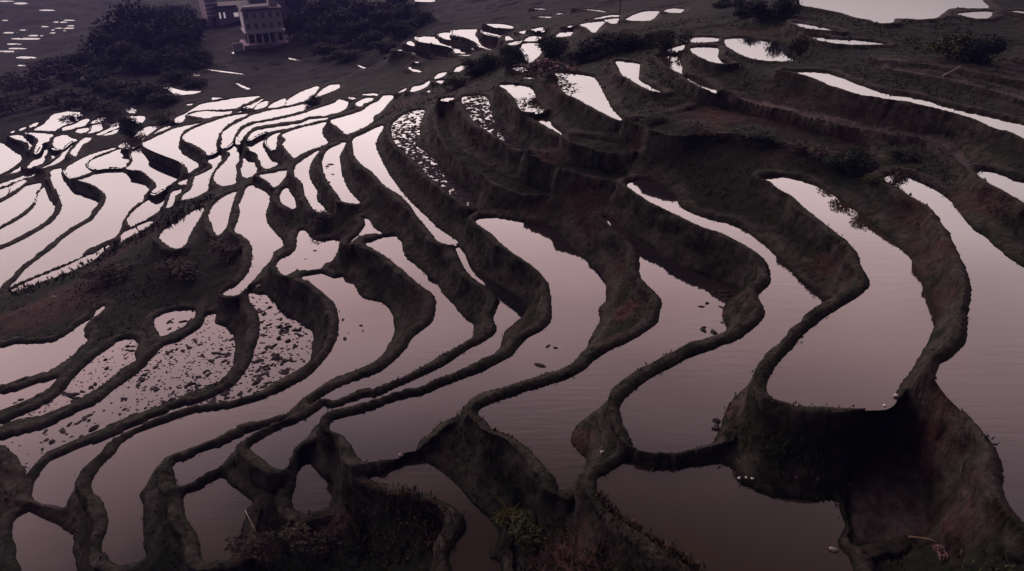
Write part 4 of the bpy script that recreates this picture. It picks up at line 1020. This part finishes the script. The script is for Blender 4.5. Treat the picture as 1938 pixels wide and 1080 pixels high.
scatter('A14', 9, "dark stubble clump in the small square plot under the bank", "stubble in the small square plot", .5, 1.1, (310, 588, 370, 630))
scatter('A4', 14, "dark weed clump floating near the round knob of the bund", "weeds by the round knob", .4, 1.1, (1325, 530, 1395, 645), .3)
scatter('A8', 5, "small dark clod in the plot right of the curved bank", "clods right of the curved bank", .3, .7, (640, 580, 690, 650))
scatter('U1', 3, "small dark clod in the pale middle plot", "clods in the pale middle plot", .4, .8, (570, 460, 620, 490))
scatter('J2', 5, "small dark clod in the narrow bright strip", "clods in the narrow bright strip", .5, 1.1, (615, 310, 640, 350))
scatter('A5', 3, "dark clod by the lower bund of the centre plot", "clods in the centre plot", .5, 1.2, (1010, 640, 1060, 705))
scatter('A3', 3, "dark clod beside the tall right hand bank", "clods beside the tall bank", .4, .9, (1345, 780, 1365, 830))
scatter('K3', 7, "small dark clod in the small bright square plot", "clods in the bright square plot", .5, 1.0, (990, 170, 1022, 208))

def speckle(pad, n, size, label, dens=None):
    """too many clumps to count: one object"""
    P = PAD[pad]['px']; D = PAD[pad]['D']; x0, y0 = P.min(0); x1, y1 = P.max(0)
    src = [np.array([v.co[:] for v in m.vertices]) for m in TUFTS]; fsrc = [[tuple(f.vertices) for f in m.polygons] for m in TUFTS]
    vs, fs = [], []; k = 0; r = random.Random(3); tries = 0
    while k < n and tries < 30000:
        tries += 1
        x, y = r.uniform(x0, x1), r.uniform(y0, y1)
        if not inside(P, x, y) or (dens and r.random() > dens(x, y)): continue
        p = at(x, y, D); a = r.uniform(0, 6.28); s = size * r.uniform(.5, 1.5); j = r.randrange(4)
        c, q = math.cos(a), math.sin(a); b0 = len(vs)
        for vx, vy, vz in src[j]:
            vs.append((p.x + (vx * c - vy * q) * s * 1.3, p.y + (vx * q + vy * c) * s, p.z + vz * s * .6))
        for f in fsrc[j]: fs.append(tuple(b0 + t for t in f))
        k += 1
    o = mesh_obj("stubble", vs, fs, MAT['stubble']); tag(o, label, kind='stuff')
speckle('K1', 950, .62, "rice stubble thick in the long curved plot", lambda x, y: min(1, .45 + (y - 210) / 160))
speckle('K2', 520, .62, "rice stubble in the bright strip above it", lambda x, y: min(1, .5 + (y - 180) / 140))

speckle('A9', 260, .30, "bits of floating weed and stubble in the curved plot", lambda x, y: 560 < y < 772 and x > 370)
speckle('A10', 420, .28, "bits of floating weed and stubble in the wide speckled plot", lambda x, y: 1.0 if x > 225 else .10)
speckle('A11', 130, .28, "bits of floating weed and stubble in the leaf shaped plot")

# ------------------------------------------------------------------ grass on the banks (uncountable)
def grass_patch(name, pts, hmin, hmax, mat, label, seed, blades=3):
    r = np.random.default_rng(seed); n = len(pts) * blades
    base = np.repeat(np.asarray(pts), blades, 0) + np.c_[r.normal(0, .07, (n, 2)), np.full(n, -.03)]
    a = r.uniform(0, 6.283, n); h = r.uniform(hmin, hmax, n); w = .02 + .025 * r.random(n)
    w = w * np.maximum(1, np.hypot(base[:, 0], base[:, 1]) / 30)
    l = r.uniform(.1, .7, n) * h; d = r.uniform(0, 6.283, n)
    off = np.stack([np.cos(a) * w, np.sin(a) * w, 0 * a], 1)
    tip = base + np.stack([np.cos(d) * l, np.sin(d) * l, h], 1)
    v = np.stack([base - off, base + off, tip], 1).reshape(-1, 3)
    me = bpy.data.meshes.new(name)
    me.vertices.add(len(v)); me.vertices.foreach_set("co", v.ravel().astype(np.float32))
    me.loops.add(len(v)); me.loops.foreach_set("vertex_index", np.arange(len(v), dtype=np.int32))
    me.polygons.add(n); me.polygons.foreach_set("loop_start", (np.arange(n) * 3).astype(np.int32))
    me.update(calc_edges=True); me.materials.append(mat)
    o = bpy.data.objects.new(name, me); COL.objects.link(o)
    tag(o, label, kind='stuff'); return o
cand = (~plot) & seen & (GR < 85) & (d_out > .06)
dens = fbm(GX * .35, GY * .35, 3, 91) + .5
ii, jj = np.nonzero(cand & (rng.random((NR, NC)) < np.clip((dens - .40) * .60, 0.006, .24) * np.where(top > .5, .22, 1)))
gp = np.stack([(GX + DX)[ii, jj], (GY + DY)[ii, jj], HT[ii, jj]], 1)
grass_patch("grass", gp, .05, .17, MAT['grass'], "rough dark grass growing on the terrace banks and bunds", 1)
def line_pts(path, n, spread, seed):
    r = random.Random(seed); res = []
    for _ in range(n):
        k = r.randrange(len(path) - 1); t = r.random()
        x = path[k][0] + (path[k+1][0] - path[k][0]) * t + r.gauss(0, spread); y = path[k][1] + (path[k+1][1] - path[k][1]) * t + r.gauss(0, spread * .6)
        res.append(tuple(on_ground(x, y)))
    return res
grass_patch("reeds", line_pts([(25,556),(125,522),(200,480),(240,455),(300,425),(345,400),(400,372)], 240, 7, 3), .15, .5, MAT['grass'], "tall grass along the crest of the reddish bank at the left", 2, 4)
grass_patch("dry_grass", line_pts([(690,960),(760,945),(830,980),(800,1040),(720,1060),(700,1000)], 260, 26, 4), .15, .35, MAT['drygrass'], "pale dry grass on the mound at the bottom centre", 3, 4)
grass_patch("dry_grass", line_pts([(1128,930),(1165,975),(1220,1012),(1280,1050),(1318,1076)], 200, 4, 5), .08, .2, MAT['drygrass'], "bleached grass along the bund crest at the bottom centre", 4, 3)

# flower heads too many to count on the mound
fl = []
for p in line_pts([(690,985),(720,955),(775,950),(820,965),(835,1000),(790,985),(725,1010),(700,1045)], 120, 14, 6):
    fl.append(p)
vs, fs = [], []
for k, p in enumerate(fl):
    s = random.uniform(.018, .045); z = p[2] + random.uniform(.08, .3); b = len(vs)
    vs += [(p[0]-s, p[1], z), (p[0], p[1]-s, z-.01), (p[0]+s, p[1], z), (p[0], p[1]+s, z+.02), (p[0], p[1], z+.045)]
    fs += [(b, b+1, b+4), (b+1, b+2, b+4), (b+2, b+3, b+4), (b+3, b, b+4)]
tag(mesh_obj("flower_heads", vs, fs, MAT['drygrass']), "scattered pale flower heads on the dark mound at the bottom centre", kind='stuff')

p = on_ground(962, 985)
o = bpy.data.objects.new("grass_clump", tuft_mesh("grass_clump", 77, 160, .55, .5, simple_mat("yellow_grass", (0.13, 0.13, 0.03), (0.04, 0.045, 0.012), 3), False, 1.0))
o.location = p; COL.objects.link(o); o.scale = (1.2, 1.0, .8)
tag(o, "yellow green grass clump on the bank beside the bottom channel", "grass clump")

# ------------------------------------------------------------------ small things lying about
def rock_mesh(seed, mat):
    bm = bmesh.new(); bmesh.ops.create_icosphere(bm, subdivisions=2, radius=.5); r = random.Random(seed)
    o3 = Vector((r.uniform(0, 50), r.uniform(0, 50), r.uniform(0, 50)))
    from mathutils import noise
    for v in bm.verts:
        v.co *= 1 + .55 * noise.noise(v.co * 1.7 + o3); v.co.z *= .65
    me = bpy.data.meshes.new("stone"); bm.to_mesh(me); bm.free(); me.materials.append(mat); me.shade_smooth(); return me
def lay(name, cat, x, y, size_px, mat, label, seed, group=None):
    p = on_ground(x, y); s = .75 * size_px * slant(p) / FOC
    o = bpy.data.objects.new(name, rock_mesh(seed, MAT[mat])); COL.objects.link(o)
    o.location = p + Vector((0, 0, s * .12)); o.scale = (s, s * .8, s * .9); o.rotation_euler = (0, 0, seed)
    tag(o, label, cat, group)
lay("foam_scrap", "litter", 1399, 905, 9, 'foam', "white foam scrap at the foot of the black bank, leftmost of three", 1)
lay("foam_scrap", "litter", 1412, 906, 7, 'foam', "white foam scrap at the foot of the black bank, middle of three", 2)
lay("foam_scrap", "litter", 1424, 908, 9, 'foam', "white foam scrap at the foot of the black bank, rightmost of three", 3)
lay("stone", "stone", 1508, 906, 11, 'rag', "pinkish stone at the foot of the black bank", 4)
lay("stone", "stone", 1672, 773, 8, 'foam', "white stone on the bund end of the big right pond, left of two", 5)
lay("stone", "stone", 1687, 773, 9, 'foam', "white stone on the bund end of the big right pond, right of two", 6)
lay("stone", "stone", 1140, 858, 13, 'stone', "pale stone on the bund corner below the round dark bank", 7)
lay("stone", "stone", 757, 864, 8, 'stone', "pale stone at the small outlet in the bottom centre bund", 8)
lay("stone", "stone", 1576, 1042, 16, 'stone', "grey stone at the water corner at the bottom right", 9)
lay("stone", "stone", 490, 543, 12, 'stone', "pale stone by the bund junction above the stubble plot", 11)
lay("stone", "stone", 102, 562, 8, 'stone', "small pale stone on the reddish bank at the left", 12)
lay("stone", "stone", 85, 190, 14, 'foam', "white heap on the far left slope above the small ponds", 13)
lay("stone", "stone", 709, 102, 5, 'foam', "tiny white block on the far dark slope", 14)

def stick(pts, r_px, mat, name, cat, label):
    P = [on_ground(x, y) + Vector((0, 0, up)) for x, y, up in pts]; r = r_px * slant(P[0]) / FOC; vs, fs = [], []; n = 6
    for k, c in enumerate(P):
        ax = (P[min(k+1, len(P)-1)] - P[max(k-1, 0)]).normalized(); u = ax.orthogonal().normalized(); w = ax.cross(u)
        rr = r * (1 - .6 * k / (len(P) - 1))
        for q in range(n):
            t = 2 * math.pi * q / n; vs.append(tuple(c + (u * math.cos(t) + w * math.sin(t)) * rr))
    for k in range(len(P) - 1):
        for q in range(n): fs.append((k*n+q, k*n+(q+1) % n, (k+1)*n+(q+1) % n, (k+1)*n+q))
    fs += [tuple(range(n))[::-1], tuple(range((len(P)-1)*n, len(P)*n))]
    tag(mesh_obj(name, vs, fs, MAT[mat], smooth=True), label, cat)
stick([(487,1012,0),(480,1000,.12),(473,988,.25),(467,976,.35)], 1.3, 'straw', "stick", "stick", "thin pale stick leaning left on the bottom left bank")
stick([(548,1000,.0),(550,992,.12),(554,984,.25)], 1.3, 'straw', "stick", "stick", "short pale stick standing under the small oval pond")
stick([(1718,1019,.08),(1740,1022,.1),(1758,1026,.1),(1776,1036,.12)], 1.8, 'drygrass', "branch", "branch", "pale bent branch lying on the brown bank at the bottom right")
stick([(1785,146,.1),(1800,140,.2),(1815,133,.3)], 1.6, 'straw', "branch", "branch", "thin pale branch on the upper right slope")

def crumple(x, y, w_px, h_px, mat, seed, label):
    p = on_ground(x, y); s = slant(p) / FOC; r = random.Random(seed); n = 9; vs, fs = [], []
    for i in range(n):
        for j in range(n):
            u, v = i / (n-1) - .5, j / (n-1) - .5
            k = 1 - .35 * r.random() if i in (0, n-1) or j in (0, n-1) else 1
            vs.append((u * w_px * s * k, v * h_px * s * k * 1.3, .06 + r.uniform(0, .16) * (1 - 2 * max(abs(u), abs(v)) * .8)))
    for i in range(n-1):
        for j in range(n-1): fs.append((i*n+j, (i+1)*n+j, (i+1)*n+j+1, i*n+j+1))
    o = mesh_obj("plastic_sheet", vs, fs, MAT[mat]); o.location = p
    m = o.modifiers.new("thick", 'SOLIDIFY'); m.thickness = .012
    tag(o, label, "plastic sheet")
crumple(1778, 1050, 20, 26, 'rag', 4, "crumpled pink and white plastic sheet on the brown bank at the bottom right")

# ------------------------------------------------------------------ evening haze over the valley
hv = [(x, y, z) for x in (-950, 950) for y in (-60, 1000) for z in (min(-25.0, float(HT.min()) - 1.0), 62.0)]
hz = mesh_obj("haze", hv, [(0,1,3,2),(4,6,7,5),(0,4,5,1),(2,3,7,6),(0,2,6,4),(1,5,7,3)])
hm = bpy.data.materials.new("evening_haze"); hm.use_nodes = True
hn = hm.node_tree.nodes; hn.clear()
ho = hn.new("ShaderNodeOutputMaterial"); pv = hn.new("ShaderNodeVolumePrincipled")
pv.inputs['Color'].default_value = (0.30, 0.30, 1.0, 1)
pv.inputs['Density'].default_value = 0.0003
hm.node_tree.links.new(pv.outputs['Volume'], ho.inputs['Volume'])
hz.data.materials.append(hm)
tag(hz, kind='stuff')
